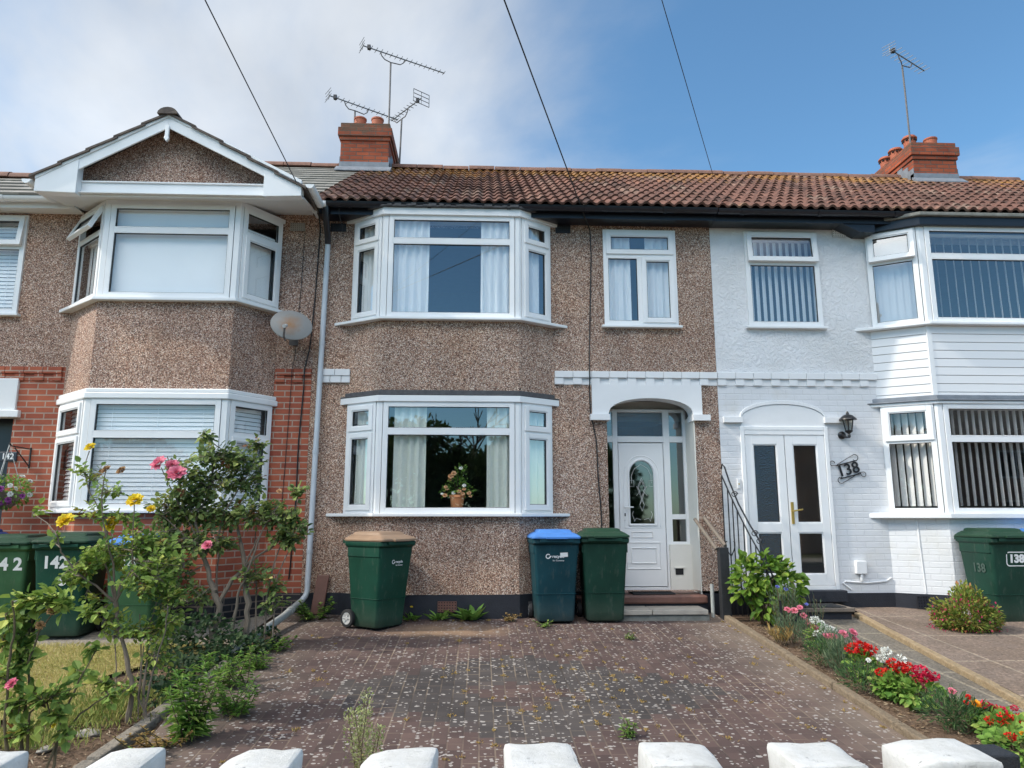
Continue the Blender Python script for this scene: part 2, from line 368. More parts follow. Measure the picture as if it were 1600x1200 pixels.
def slabs(name, w, h, c1, c2, cm, mort):
    t = Mt(name); p = t.sep(t.pos()); b = t.brick(t.comb(p[0], p[1], 0.), w, h, mort, c1, c2, cm, .3, offset=0)
    c = t.mix(t.mr(t.noise(60, 5, .7), .35, .7), t.mix(1, b['Color'], (.78, .76, .75), 'MULTIPLY'), t.mix(1, b['Color'], (1.15, 1.12, 1.08), 'MULTIPLY'))
    c = t.mix(t.mr(t.noise(2, 6), .45, .7), c, t.mix(1, c, (.8, .79, .76), 'MULTIPLY'))
    vv = t.vor(55); c = t.mix(t.mr(t.sep(vv['Color'])[0], .55, .9, 0, .7), c, t.mix(1, c, (1.6, 1.55, 1.45), 'MULTIPLY')); c = t.mix(t.mr(t.sep(vv['Color'])[1], .6, .9, 0, .6), c, t.mix(1, c, (.5, .48, .46), 'MULTIPLY'))
    c = t.mix(t.mr(t.noise(.8, 7, .7), .5, .7, 0, .5), c, t.mix(1, c, (1.3, 1.2, 1.05), 'MULTIPLY'))
    return t.bsdf(c, .9, t.bump(t.math('ADD', t.math('MULTIPLY', b['Fac'], -1.), t.noise(80, 4)), .5, .006))
MAT['slabs'] = slabs('path_slabs', 2.0, .72, (.15, .138, .12), (.17, .155, .132), (.26, .235, .19), .02)
MAT['aggregate'] = slabs('aggregate_slabs', .92, .95, (.19, .146, .12), (.21, .163, .134), (.3, .25, .2), .018)

def leafmat(name, stops, rough=.58, trans=.3):
    t = Mt(name); c = t.ramp(t.attr('rnd'), stops)
    c = t.mix(t.math('MULTIPLY', t.noise(30, 3), .4), c, t.mix(1, c, (.7, .75, .6), 'MULTIPLY'))
    return t.bsdf(c, rough, None, spec=.25, trans=trans)
MAT['leaf_rose'] = leafmat('rose_leaf', [(0, (.11, .2, .05)), (.45, (.28, .4, .09)), (.75, (.44, .52, .12)), (.9, (.58, .55, .14)), (.96, (.38, .34, .05)), (1, (.26, .12, .04))])
MAT['leaf_rosedark'] = leafmat('dark_rose_leaf', [(0, (.09, .15, .06)), (.5, (.23, .31, .1)), (.8, (.37, .42, .13)), (.93, (.48, .42, .15)), (1, (.2, .085, .04))])
MAT['leaf_ivy'] = leafmat('ivy_leaf', [(0, (.018, .045, .02)), (.6, (.045, .085, .035)), (.9, (.09, .14, .05)), (1, (.15, .16, .09))])
MAT['leaf_bright'] = leafmat('bright_leaf', [(0, (.08, .17, .025)), (.5, (.17, .29, .04)), (.85, (.3, .4, .06)), (1, (.42, .45, .1))])
MAT['leaf_weed'] = leafmat('weed_leaf', [(0, (.09, .2, .035)), (.6, (.2, .35, .065)), (1, (.38, .46, .12))])
MAT['leaf_blue'] = leafmat('grey_green_leaf', [(0, (.09, .15, .09)), (.6, (.16, .24, .14)), (1, (.28, .34, .2))])
MAT['leaf_feather'] = leafmat('feathery_leaf', [(0, (.04, .1, .04)), (.6, (.085, .17, .065)), (1, (.17, .25, .1))])
MAT['leaf_fuchsia'] = leafmat('bronzed_leaf', [(0, (.1, .16, .03)), (.5, (.22, .28, .05)), (.75, (.34, .3, .08)), (1, (.42, .18, .08))])
MAT['leaf_dry'] = leafmat('dry_moss', [(0, (.28, .17, .06)), (.6, (.42, .28, .1)), (1, (.45, .36, .16))], .9, .1)
MAT['leaf_pale'] = leafmat('pale_seed_head', [(0, (.24, .3, .09)), (.5, (.42, .45, .2)), (1, (.58, .57, .36))], .8)
MAT['leaf_tree'] = leafmat('tree_leaf', [(0, (.03, .06, .02)), (.6, (.06, .11, .03)), (1, (.12, .17, .05))])
MAT['grass'] = leafmat('dry_grass', [(0, (.2, .28, .07)), (.35, (.44, .43, .14)), (.75, (.64, .54, .23)), (1, (.75, .65, .36))], .8, .2)
MAT['litter'] = leafmat('dry_litter', [(0, (.16, .1, .06)), (.6, (.28, .2, .13)), (1, (.44, .36, .27))], .9, 0)
def petal(name, a, b): return leafmat(name, [(0, a), (1, b)], .5, .2)
MAT['p_yellow'] = petal('yellow_petal', (.75, .5, .015), (.88, .72, .06))
MAT['p_pink'] = petal('pink_petal', (.7, .14, .24), (.85, .32, .42))
MAT['p_rosepink'] = petal('salmon_pink_petal', (.72, .15, .22), (.85, .33, .4))
MAT['p_red'] = petal('red_petal', (.62, .012, .012), (.8, .04, .025))
MAT['p_cerise'] = petal('cerise_petal', (.55, .01, .06), (.72, .03, .09))
MAT['p_white'] = petal('white_petal', (.75, .74, .7), (.85, .85, .83))
MAT['p_orange'] = petal('orange_petal', (.8, .28, .01), (.9, .42, .02))
MAT['p_purple'] = petal('purple_petal', (.3, .05, .3), (.5, .15, .45))
MAT['p_blue'] = petal('blue_petal', (.12, .14, .5), (.25, .28, .7))
MAT['p_brown'] = petal('withered_petal', (.22, .11, .05), (.42, .26, .12))
MAT['p_apricot'] = petal('apricot_petal', (.6, .3, .14), (.72, .5, .32))
MAT['p_fuchsia'] = petal('fuchsia_petal', (.35, .01, .08), (.55, .05, .15))
def bark(name, a, b):
    t = Mt(name); c = t.mix(t.noise(25, 6, .7, t.mapv(t.pos(), scale=(1, 1, .3))), a, b); return t.bsdf(c, .9, t.bump(t.noise(60, 5), .6, .006))
MAT['bark'] = bark('grey_bark', (.1, .08, .06), (.26, .21, .165))
MAT['stem'] = bark('green_brown_stem', (.07, .06, .03), (.17, .13, .075))
MAT['treebark'] = bark('tree_bark', (.05, .04, .03), (.13, .1, .08))
def coping():
    t = Mt('white_painted_block'); n = t.noise(5, 8, .7); v = t.noise(18, 6, .75)
    c = t.mix(t.mr(n, .42, .7), (.64, .64, .625), (.47, .465, .43)); c = t.mix(t.math('MULTIPLY', t.mr(t.noise(60, 6, .8), .55, .7), .3), c, (.36, .355, .34))
    cr = t.math('LESS_THAN', t.vor(9, t.mapv(t.pos(), rot=(.5, .3, .2)), 'DISTANCE_TO_EDGE')['Distance'], .012)
    cr = t.math('MULTIPLY', cr, t.mr(t.noise(7, 3), .55, .6))
    c = t.mix(t.math('MULTIPLY', cr, .5), c, (.2, .2, .19))
    ch = t.math('MULTIPLY', t.mr(v, .61, .68), .7); c = t.mix(ch, c, (.13, .13, .13))
    return t.bsdf(c, .75, t.bump(t.noise(30, 9, .75), .6, .012))
MAT['coping'] = coping()
def dishmat():
    t = Mt('rusty_dish'); p = t.sep(t.pos()); r = t.math('SQRT', t.math('ADD', t.math('MULTIPLY', p[0], p[0]), t.math('MULTIPLY', p[2], p[2])))
    c = t.mix(t.mr(t.math('ADD', r, t.math('MULTIPLY', t.noise(16, 5), .16)), .26, .07), (.25, .245, .235), (.27, .125, .04))
    return t.bsdf(c, .5)
MAT['dish'] = dishmat()

# ------------------------------------------------------------------ mesh helper
class MB:
    def __init__(s): s.v = []; s.f = []; s.mi = []; s.sm = []
    def add(s, vs, fs, mi=0, smooth=False):
        o = len(s.v); s.v += [tuple(v) for v in vs]
        for f in fs: s.f.append([i + o for i in f]); s.mi.append(mi); s.sm.append(smooth)
    def hexa(s, p, mi=0): s.add(p, [(0, 3, 2, 1), (4, 5, 6, 7), (0, 1, 5, 4), (1, 2, 6, 5), (2, 3, 7, 6), (3, 0, 4, 7)], mi)
    def box(s, x0, x1, y0, y1, z0, z1, mi=0):
        s.hexa([(x0, y0, z0), (x1, y0, z0), (x1, y1, z0), (x0, y1, z0), (x0, y0, z1), (x1, y0, z1), (x1, y1, z1), (x0, y1, z1)], mi)
    def pbox(s, pl, u0, u1, z0, z1, d0, d1, mi=0):
        s.hexa([pl(u0, z0, d1), pl(u1, z0, d1), pl(u1, z0, d0), pl(u0, z0, d0), pl(u0, z1, d1), pl(u1, z1, d1), pl(u1, z1, d0), pl(u0, z1, d0)], mi)
    def quad(s, a, b, c, d, mi=0): s.add([a, b, c, d], [(0, 1, 2, 3)], mi)
    def tube(s, pts, r, n=8, mi=0, cap=True):
        pts = [Vector(p) for p in pts]; rs = r if isinstance(r, (list, tuple)) else [r] * len(pts)
        vs = []; fs = []; prev = None
        for i, p in enumerate(pts):
            t = (pts[min(i + 1, len(pts) - 1)] - pts[max(i - 1, 0)])
            t = t.normalized() if t.length > 1e-9 else Vector((0, 0, 1))
            if prev is None: a = t.orthogonal().normalized()
            else:
                a = prev - t * prev.dot(t)
                a = a.normalized() if a.length > 1e-6 else t.orthogonal().normalized()
            prev = a; b = t.cross(a)
            for k in range(n):
                q = 2 * math.pi * k / n; vs.append(p + (a * math.cos(q) + b * math.sin(q)) * rs[i])
        for i in range(len(pts) - 1):
            for k in range(n): fs.append((i * n + k, i * n + (k + 1) % n, (i + 1) * n + (k + 1) % n, (i + 1) * n + k))
        if cap: fs.append(tuple(range(n - 1, -1, -1))); fs.append(tuple(range((len(pts) - 1) * n, len(pts) * n)))
        s.add(vs, fs, mi, True)
    def lathe(s, prof, c=(0, 0, 0), n=20, mi=0):
        vs = []; fs = []
        for r, z in prof:
            for k in range(n): q = 2 * math.pi * k / n; vs.append((c[0] + r * math.cos(q), c[1] + r * math.sin(q), c[2] + z))
        for i in range(len(prof) - 1):
            for k in range(n): fs.append((i * n + k, i * n + (k + 1) % n, (i + 1) * n + (k + 1) % n, (i + 1) * n + k))
        s.add(vs, fs, mi, True)
    def loft(s, rings, mi=0, cap0=True, cap1=True, smooth=True):
        n = len(rings[0]); vs = [p for r in rings for p in r]; fs = []
        for i in range(len(rings) - 1):
            for k in range(n): fs.append((i * n + k, i * n + (k + 1) % n, (i + 1) * n + (k + 1) % n, (i + 1) * n + k))
        if cap0: fs.append(tuple(range(n - 1, -1, -1)))
        if cap1: fs.append(tuple(range((len(rings) - 1) * n, len(rings) * n)))
        s.add(vs, fs, mi, smooth)
    def prism(s, poly, f, mi=0):     # f(a, b, t) maps an outline (a, b) at depth t in {0, 1}
        n = len(poly); vs = [f(a, b, 0) for a, b in poly] + [f(a, b, 1) for a, b in poly]
        s.add(vs, [tuple(range(n - 1, -1, -1)), tuple(range(n, 2 * n))] + [(i, (i + 1) % n, n + (i + 1) % n, n + i) for i in range(n)], mi)
    def build(s, name, mats, parent=None, bevel=0, loc=None, rnd=None, into=None):
        me = into.data if into else bpy.data.meshes.new(name); me.from_pydata(s.v, [], s.f)
        if not isinstance(mats, (list, tuple)): mats = [mats]
        for m in mats: me.materials.append(MAT[m] if isinstance(m, str) else m)
        if len(mats) > 1: me.polygons.foreach_set('material_index', s.mi)
        me.polygons.foreach_set('use_smooth', s.sm)
        if rnd is not None:
            a = me.attributes.new('rnd', 'FLOAT', 'FACE'); a.data.foreach_set('value', rnd)
        me.update()
        if any(s.sm) and rnd is None: me.set_sharp_from_angle(angle=R(40))
        o = into or bpy.data.objects.new(name, me)
        if not into: COL.objects.link(o)
        if loc: o.location = loc
        if parent: o.parent = parent
        if bevel:
            b = o.modifiers.new('bevel', 'BEVEL'); b.width = bevel; b.segments = 2; b.limit_method = 'ANGLE'; b.angle_limit = R(40)
        return o

def tag(o, label=None, cat=None, group=None, kind=None):
    if label: o['label'] = label
    if cat: o['category'] = cat
    if group: o['group'] = group
    if kind: o['kind'] = kind
    return o
def thing(name, label, cat, loc=(0, 0, 0), rz=0, group=None):
    o = bpy.data.objects.new(name, None); COL.objects.link(o); o.empty_display_size = .1
    o.location = loc; o.rotation_euler = (0, 0, rz); return tag(o, label, cat, group)
def plane(p, q, tilt=None):
    p = Vector((*p, 0)); q = Vector((*q, 0)); u = (q - p).normalized(); n = Vector((u.y, -u.x, 0))
    if tilt is None:
        return lambda a, z, d: p + u * a + Vector((0, 0, z)) + n * d
    zh, dh, ang = tilt; ca, sa = math.cos(ang), math.sin(ang)
    def f(a, z, d):
        h = zh - z; e = d - dh; return p + u * a + Vector((0, 0, zh - h * ca + e * sa)) + n * (dh + h * sa + e * ca)
    return f
def gz(y): return .4 + .072 * (min(y, 9.1) - 8.5)
def text_mesh(name, body, size, mat, parent=None, bold=.0, mtx=None, ext=.0015):
    cu = bpy.data.curves.new('t', 'FONT'); cu.body = body; cu.size = size; cu.align_x = 'CENTER'; cu.align_y = 'CENTER'; cu.offset = bold; cu.extrude = ext; cu.resolution_u = 4
    to = bpy.data.objects.new('t', cu); COL.objects.link(to)
    dg = bpy.context.evaluated_depsgraph_get(); me = bpy.data.meshes.new_from_object(to.evaluated_get(dg))
    bpy.data.objects.remove(to); bpy.data.curves.remove(cu)
    me.materials.clear(); me.materials.append(MAT[mat])
    if mtx is not None: me.transform(mtx)
    o = bpy.data.objects.new(name, me); COL.objects.link(o)
    if parent: o.parent = parent
    return o

# ------------------------------------------------------------------ setting: ground, drive, lawn, beds, path, road
W = 9.1
def sloped(name, quads, mat, dz=0., sub=1, kind='structure'):
    mb = MB()
    for (x0, x1, y0, y1) in quads:
        n = max(1, int((y1 - y0) / .25)) if sub else 1
        for i in range(n):
            a = y0 + (y1 - y0) * i / n; b = y0 + (y1 - y0) * (i + 1) / n
            xa0, xa1 = (x0(a), x1(a)) if callable(x0) else (x0, x1)
            xb0, xb1 = (x0(b), x1(b)) if callable(x0) else (x0, x1)
            mb.quad((xa0, a, gz(a) + dz), (xa1, a, gz(a) + dz), (xb1, b, gz(b) + dz), (xb0, b, gz(b) + dz))
    return tag(mb.build(name, mat), kind=kind)
g = MB(); g.quad((-600, -600, -.25), (600, -600, -.25), (600, 900, -.25), (-600, 900, -.25)); tag(g.build('ground', 'earth'), kind='structure')
g = MB(); g.quad((-80, -8.5, -.17), (80, -8.5, -.17), (80, -1.2, -.17), (-80, -1.2, -.17)); tag(g.build('road', 'asphalt'), kind='structure')
g = MB(); g.box(-80, 80, -1.2, 2.18, -.24, -.05); tag(g.build('pavement', 'concrete'), kind='structure')
g = MB(); g.box(-80, 80, -11, -8.5, -.24, -.06); tag(g.build('far_pavement', 'concrete'), kind='structure')
sloped('garden_ground', [(-14, 16, 2.2, 9.3)], 'soil', -.03)
DL = lambda y: -2.2 - .06 * math.sin(y * 2.3)
sloped('driveway', [(DL, lambda y: 2.84, 2.45, 9.15)], 'paver')
sloped('lawn', [(lambda y: -14., lambda y: -2.62 - .45 * max(0, math.sin((y - 5.4) * 1.5)) - .1 * math.sin(y * 5), 5.55, 7.62)], 'lawnsoil', .006)
sloped('house_apron', [(-14, -2.45, 7.62, 9.15)], 'concrete', -.008)
sloped('garden_path', [(lambda y: 3.62 + .035 * (y - 5), lambda y: 4.42 - .123 * (8.7 - y), 2.45, 8.9)], 'slabs', .005)
sloped('front_patio', [(lambda y: 4.5 - .123 * (8.7 - y), lambda y: 16., 2.45, 9.15)], 'aggregate', .05)
# strips of edging
def strip(name, x0f, x1f, y0, y1, h, mat, n=10, gap=.006, jit=.008):
    mb = MB(); rr = random.Random(3)
    for i in range(n):
        a = y0 + (y1 - y0) * i / n + gap; b = y0 + (y1 - y0) * (i + 1) / n - gap; j = rr.uniform(-jit, jit); k = rr.uniform(-jit, jit)
        mb.hexa([(x0f(a) + j, a, gz(a) - .1), (x1f(a) + j, a, gz(a) - .1), (x1f(b) + k, b, gz(b) - .1), (x0f(b) + k, b, gz(b) - .1),
                 (x0f(a) + j, a, gz(a) + h), (x1f(a) + j, a, gz(a) + h), (x1f(b) + k, b, gz(b) + h), (x0f(b) + k, b, gz(b) + h)])
    return tag(mb.build(name, mat, bevel=.012), kind='structure')
strip('drive_kerb', lambda y: 2.84, lambda y: 2.915, 2.5, 8.75, .05, 'kerbstone', 7)
strip('bed_edging', lambda y: -2.36 + .02 * (y - 5), lambda y: -2.27 + .02 * (y - 5), 2.6, 7.0, .03, 'concrete', 6, .02, .015)
strip('patio_edging', lambda y: 4.42 - .123 * (8.7 - y), lambda y: 4.5 - .123 * (8.7 - y), 2.45, 8.75, .055, 'oldedge', 9, .004, .008)

# ------------------------------------------------------------------ windows
def wall_sheet(mb, x0, x1, z0, z1, holes, y=W, depth=.16, mi=0):
    xs = sorted({x0, x1, *[h[0] for h in holes], *[h[1] for h in holes]}); zs = sorted({z0, z1, *[h[2] for h in holes], *[h[3] for h in holes]})
    xs = [x for x in xs if x0 <= x <= x1]; zs = [z for z in zs if z0 <= z <= z1]
    for a, b in zip(xs, xs[1:]):
        for c, d in zip(zs, zs[1:]):
            mx, mz = (a + b) / 2, (c + d) / 2
            if any(h[0] < mx < h[1] and h[2] < mz < h[3] for h in holes): continue
            mb.quad((a, y, c), (b, y, c), (b, y, d), (a, y, d), mi)
    for h in holes:
        a, b, c, d = max(h[0], x0), min(h[1], x1), max(h[2], z0), min(h[3], z1)
        if c >= d or a >= b: continue
        if h[0] > x0: mb.quad((a, y, c), (a, y, d), (a, y + depth, d), (a, y + depth, c), mi)
        if h[1] < x1: mb.quad((b, y, d), (b, y, c), (b, y + depth, c), (b, y + depth, d), mi)
        if h[3] <= z1: mb.quad((a, y, d), (b, y, d), (b, y + depth, d), (a, y + depth, d), mi)
        if h[2] >= z0: mb.quad((a, y, c), (a, y + depth, c), (b, y + depth, c), (b, y, c), mi)

def ring(mb, pl, u0, u1, z0, z1, w, d0, d1, mi=0, wb=None):
    wb = wb or w
    mb.pbox(pl, u0, u0 + w, z0, z1, d0, d1, mi); mb.pbox(pl, u1 - w, u1, z0, z1, d0, d1, mi)
    mb.pbox(pl, u0 + w, u1 - w, z0, z0 + wb, d0, d1, mi); mb.pbox(pl, u0 + w, u1 - w, z1 - w, z1, d0, d1, mi)
def bead(mb, pl, u0, u1, z0, z1, d):          # sloped inner bead and the black gasket round a pane
    ring(mb, pl, u0, u1, z0, z1, .014, d - .02, d + .012, 0)
    ring(mb, pl, u0 + .014, u1 - .014, z0 + .014, z1 - .014, .006, d - .02, d + .004, 1)
def sash_window(win, pl, u0, u1, z0, z1, opened=0, hinge=.05, w=.052):
    if opened: pl = opened
    m = MB(); ring(m, pl, u0, u1, z0, z1, w, .0, hinge)
    bead(m, pl, u0 + w, u1 - w, z0 + w, z1 - w, .03)
    m.build('sash', ['upvc', 'gasket'], win, bevel=.005)
    pane(win, pl, u0 + w + .014, u1 - w - .014, z0 + w + .014, z1 - w - .014, .018)
def pane(win, pl, u0, u1, z0, z1, d, mat=None):
    mat = mat or GL[0]; m = MB(); m.quad(pl(u0, z0, d), pl(u1, z0, d), pl(u1, z1, d), pl(u0, z1, d)); return m.build('pane', mat, win)
def fixed(mb, win, pl, u0, u1, z0, z1):
    bead(mb, pl, u0, u1, z0, z1, .018); pane(win, pl, u0 + .014, u1 - .014, z0 + .014, z1 - .014, .006)
def off(poly, d):              # push a bay outline outwards, its ends staying on the wall
    P = [Vector(p) for p in poly]; ls = []
    for a, b in zip(P, P[1:]):
        u = (b - a).normalized(); n = Vector((u.y, -u.x)); ls.append((a + n * d, u))
    def inter(l1, l2):
        (p, u), (q, v) = l1, l2; den = u.x * v.y - u.y * v.x; t = ((q.x - p.x) * v.y - (q.y - p.y) * v.x) / den; return p + u * t
    wl = (Vector((0, W)), Vector((1, 0)))
    return [tuple(inter(wl, ls[0]))] + [tuple(inter(ls[i], ls[i + 1])) for i in range(len(ls) - 1)] + [tuple(inter(ls[-1], wl))]
def slabpoly(mb, poly, z0, z1, mi=0): mb.prism(poly, lambda a, b, t: (a, b, z0 + (z1 - z0) * t), mi)
def aprons(mb, poly, z0, z1, mi=0):
    for a, b in zip(poly, poly[1:]): mb.quad((*a, z0), (*b, z0), (*b, z1), (*a, z1), mi)

def bay_window(house, poly, z0, z1, tz, modes, sill=(.09, .04), post=.052, label=None):
    """three-sided window: modes = (left, front, right), each 'fixed', 'sash', 'topsash' or an opening angle"""
    f = MB()
    holder = thing_child('bay_window', house)
    L = []
    for (a, b), mode in zip(zip(poly, poly[1:]), modes):
        pl = plane(a, b); n = (Vector(b) - Vector(a)).length; L.append((a, b, pl, n, mode))
    for i, (a, b, pl, n, mode) in enumerate(L):
        e0 = .03 if i == 0 else post * .62; e1 = .03 if i == 2 else post * .62
        if i == 1: e0 = e1 = post
        u0, u1 = e0, n - e1
        ring(f, pl, u0, u1, z0, z1, .05, -.035, .03)
        a0, a1 = u0 + .05, u1 - .05; b0, b1 = z0 + .05, z1 - .05
        f.pbox(pl, a0, a1, tz - .028, tz + .028, -.034, .029)
        if mode == 'fixed':
            fixed(f, holder, pl, a0, a1, b0, tz - .028); fixed(f, holder, pl, a0, a1, tz + .028, b1)
        elif mode == 'sash':
            sash_window(holder, pl, a0 - .012, a1 + .012, b0 - .012, tz - .016); sash_window(holder, pl, a0 - .012, a1 + .012, tz + .016, b1 + .012)
        elif mode == 'lowsash':
            sash_window(holder, pl, a0 - .012, a1 + .012, b0 - .012, tz - .016); fixed(f, holder, pl, a0, a1, tz + .028, b1)
        elif mode == 'topsash':
            fixed(f, holder, pl, a0, a1, b0, tz - .028); sash_window(holder, pl, a0 - .025, a1 + .025, tz - .01, b1 + .03, w=.06)
        else:
            fixed(f, holder, pl, a0, a1, b0, tz - .028)
            f.pbox(pl, a0 + .02, a1 - .02, tz + .03, tz + .06, -.02, .0, 1)
            tp = plane(a, b, (b1 + .03, .032, R(mode)))
            sash_window(holder, pl, a0 - .025, a1 + .025, tz - .01, b1 + .03, opened=tp, w=.055)
    # corner posts: angled mouldings between the three faces
    ring_c = off(poly, -.02)
    for i in (1, 2):
        c = poly[i]
        pa = L[i - 1]; pb = L[i]
        ua = Vector((*pa[1], 0)) - Vector((*pa[0], 0)); ua.normalize(); ub = Vector((*pb[1], 0)) - Vector((*pb[0], 0)); ub.normalize()
        o = off(poly, .022)[i]; inn = off(poly, -.05)[i]
        wa = post * .62 if True else 0; wb = post
        fa = (post * .62 if i == 1 else post) - .007; fb = (post if i == 1 else post * .62) - .007
        na = Vector((ua.y, -ua.x, 0)); nb = Vector((ub.y, -ub.x, 0)); C3 = Vector((*c, 0))
        p = [C3 - ua * fa + na * .022, Vector((*o, 0)), C3 + ub * fb + nb * .022, C3 + ub * fb - nb * .05, Vector((*inn, 0)), C3 - ua * fa - na * .05]
        slabpoly(f, [(q.x, q.y) for q in p], z0, z1)
        f.box(c[0] - post * .9, c[0] + post * .9, max(ring_c[i][1] - .0, c[1]) + .018, c[1] + .03, z0 + .01, z1 - .01, 1)
    f.build('frame', ['upvc', 'gasket'], bevel=.005, into=holder)
    s = MB(); o1 = off(poly, sill[0]); i1 = off(poly, -.06)
    o1[0] = (o1[0][0] - .05, o1[0][1]); o1[-1] = (o1[-1][0] + .05, o1[-1][1])
    slabpoly(s, o1 + i1[::-1], z0 - sill[1], z0 - .001); s.build('sill', 'upvc', holder, bevel=.008)
    return holder
def thing_child(name, parent):
    o = bpy.data.objects.new(name, bpy.data.meshes.new(name)); COL.objects.link(o); o.parent = parent; return o
def flat_window(house, x0, x1, z0, z1, y=W, rects=(), tz=None, mull=None, y_in=.0, sill=True):
    """rects: (u0, u1, z0, z1, mode) relative to x; mode 'fixed', 'sash' or an opening angle"""
    pl = plane((x0, y + y_in), (x1, y + y_in)); n = x1 - x0
    win = thing_child('window', house); f = MB(); ring(f, pl, 0, n, z0, z1, .05, -.035, .03)
    if tz: f.pbox(pl, .05, n - .05, tz - .028, tz + .028, -.034, .029)
    if mull: f.pbox(pl, mull - x0 - .028, mull - x0 + .028, z0 + .05, tz - .028, -.033, .028)
    for (a, b, c, d, mode) in rects:
        a -= x0; b -= x0
        if mode == 'fixed': fixed(f, win, pl, a, b, c, d)
        elif mode == 'sash': sash_window(win, pl, a - .012, b + .012, c - .012, d + .012)
        else:
            f.pbox(pl, a + .02, b - .02, c - .0, c + .028, -.02, .0, 1)
            sash_window(win, pl, a - .025, b + .025, c - .03, d + .03, opened=plane((x0, y), (x1, y), (d + .03, .032, R(mode))), w=.055)
    f.build('frame', ['upvc', 'gasket'], bevel=.005, into=win)
    if sill:
        s = MB(); s.pbox(pl, -.04, n + .04, z0 - .035, z0 - .001, -.03, .075); s.build('sill', 'upvc', win, bevel=.006)
    return win
def air_brick(house, x, z, w, h, mat, y=W, n=(7, 4)):
    m = MB(); pl = plane((x - w / 2, y), (x + w / 2, y)); m.pbox(pl, 0, w, 0 + z, h + z, .0, .006, 1)
    t = .28
    cw = w / n[0]; ch = h / n[1]
    for i in range(n[0] + 1): m.pbox(pl, max(0, i * cw - cw * t), min(w, i * cw + cw * t), z, z + h, .006, .016)
    for j in range(n[1] + 1): m.pbox(pl, 0, w, z + max(0, j * ch - ch * t), z + min(h, j * ch + ch * t), .006, .015)
    return m.build('air_brick', [mat, 'dark'], house)

# ------------------------------------------------------------------ roofs
E_Y, E_Z, R_Y, R_Z = 8.72, 5.555, 12.5, 7.885
SL = (R_Z - E_Z) / (R_Y - E_Y)
def roof_pt(x, s, h):       # s along the slope in plan metres from the eave, h above the slope
    return (x, E_Y + s - h * .52, E_Z + s * SL + h * .85)
def tiled_roof(x0, x1):
    mb = MB(); pitch = .145; nw = int(round((x1 - x0) / pitch)); rr = random.Random(11)
    prof = []
    for i in range(nw * 8 + 1):
        t = (i % 8) / 8; prof.append((x0 + i * pitch / 8, .032 * max(0, math.sin(math.pi * min(1, t / .68))) ** .8 if t < .68 else -.004))
    gauge = .2937; nc = 13
    for k in range(nc):
        s0 = k * gauge - .035; s1 = (k + 1) * gauge + .02
        vs = []; n = len(prof); j = [rr.uniform(-.006, .006) for _ in range(nw // 2 + 2)]; hh = [rr.uniform(-.003, .006) for _ in range(nw // 2 + 2)]
        for row in range(3):
            for i, (x, h) in enumerate(prof):
                q = min(i // 16, len(j) - 1)
                if row == 0: vs.append(roof_pt(x, s0 + j[q] + .004, h + .002))
                elif row == 1: vs.append(roof_pt(x, s0 + j[q], h + .03 + hh[q]))
                else: vs.append(roof_pt(x, s1, h + .004))
        fs = [(r * n + i, r * n + i + 1, (r + 1) * n + i + 1, (r + 1) * n + i) for r in range(2) for i in range(n - 1)]
        mb.add(vs, fs, 0, True)
    mb.quad(roof_pt(x0, .0, -.02), roof_pt(x1, 0, -.02), roof_pt(x1, R_Y - E_Y, -.02), roof_pt(x0, R_Y - E_Y, -.02))
    mb.quad((x0, R_Y, R_Z - .01), (x1, R_Y, R_Z - .01), (x1, 2 * R_Y - E_Y, E_Z), (x0, 2 * R_Y - E_Y, E_Z))
    return mb
def flat_roof(x0, x1, n=13):
    mb = MB(); gauge = .2937
    for k in range(n):
        s0 = k * gauge - .03; s1 = (k + 1) * gauge + .02
        mb.quad(roof_pt(x0, s0, .028), roof_pt(x1, s0, .028), roof_pt(x1, s1, .004), roof_pt(x0, s1, .004))
        mb.quad(roof_pt(x0, s0, .0), roof_pt(x1, s0, .0), roof_pt(x1, s0, .028), roof_pt(x0, s0, .028))
    if n == 13: mb.quad((x0, R_Y, R_Z - .01), (x1, R_Y, R_Z - .01), (x1, 2 * R_Y - E_Y, E_Z), (x0, 2 * R_Y - E_Y, E_Z))
    return mb
def ridge_tiles(parent, x0, x1, mat, R_Y=R_Y, R_Z=R_Z):
    mb = MB(); n = int((x1 - x0) / .45); rr = random.Random(5)
    for i in range(n):
        a = x0 + (x1 - x0) * i / n; b = x0 + (x1 - x0) * (i + 1) / n - .012; r = .115 + rr.uniform(-.004, .006); dz = rr.uniform(-.008, .006)
        ra = []; rb = []
        for k in range(9):
            q = math.pi * k / 8; ra.append((a, R_Y - r * 1.15 * math.cos(q), R_Z - .02 + dz + r * .95 * math.sin(q))); rb.append((b, R_Y - r * 1.15 * math.cos(q), R_Z - .02 + dz + r * .95 * math.sin(q)))
        mb.loft([ra, rb])
    return mb.build('ridge', mat, parent)
def gutter(parent, x0, x1, mat, y=8.76, z=5.535, r=.06):
    mb = MB(); rings = []
    for x in (x0, x1): rings.append([(x, y - r * math.cos(math.pi * k / 8), z - r * math.sin(math.pi * k / 8)) for k in range(9)] + [(x, y + (r - .006) * math.cos(math.pi * k / 8), z - (r - .006) * math.sin(math.pi * k / 8)) for k in range(9)])
    mb.loft(rings)
    n = max(2, int((x1 - x0) / .9))
    for i in range(n):
        x = x0 + (x1 - x0) * (i + .3) / n
        mb.loft([[(x + dx, y - (r + .008) * math.cos(math.pi * k / 8), z - (r + .008) * math.sin(math.pi * k / 8)) for k in range(9)] for dx in (0, .05)], smooth=False)
    return mb.build('gutter', mat, parent)
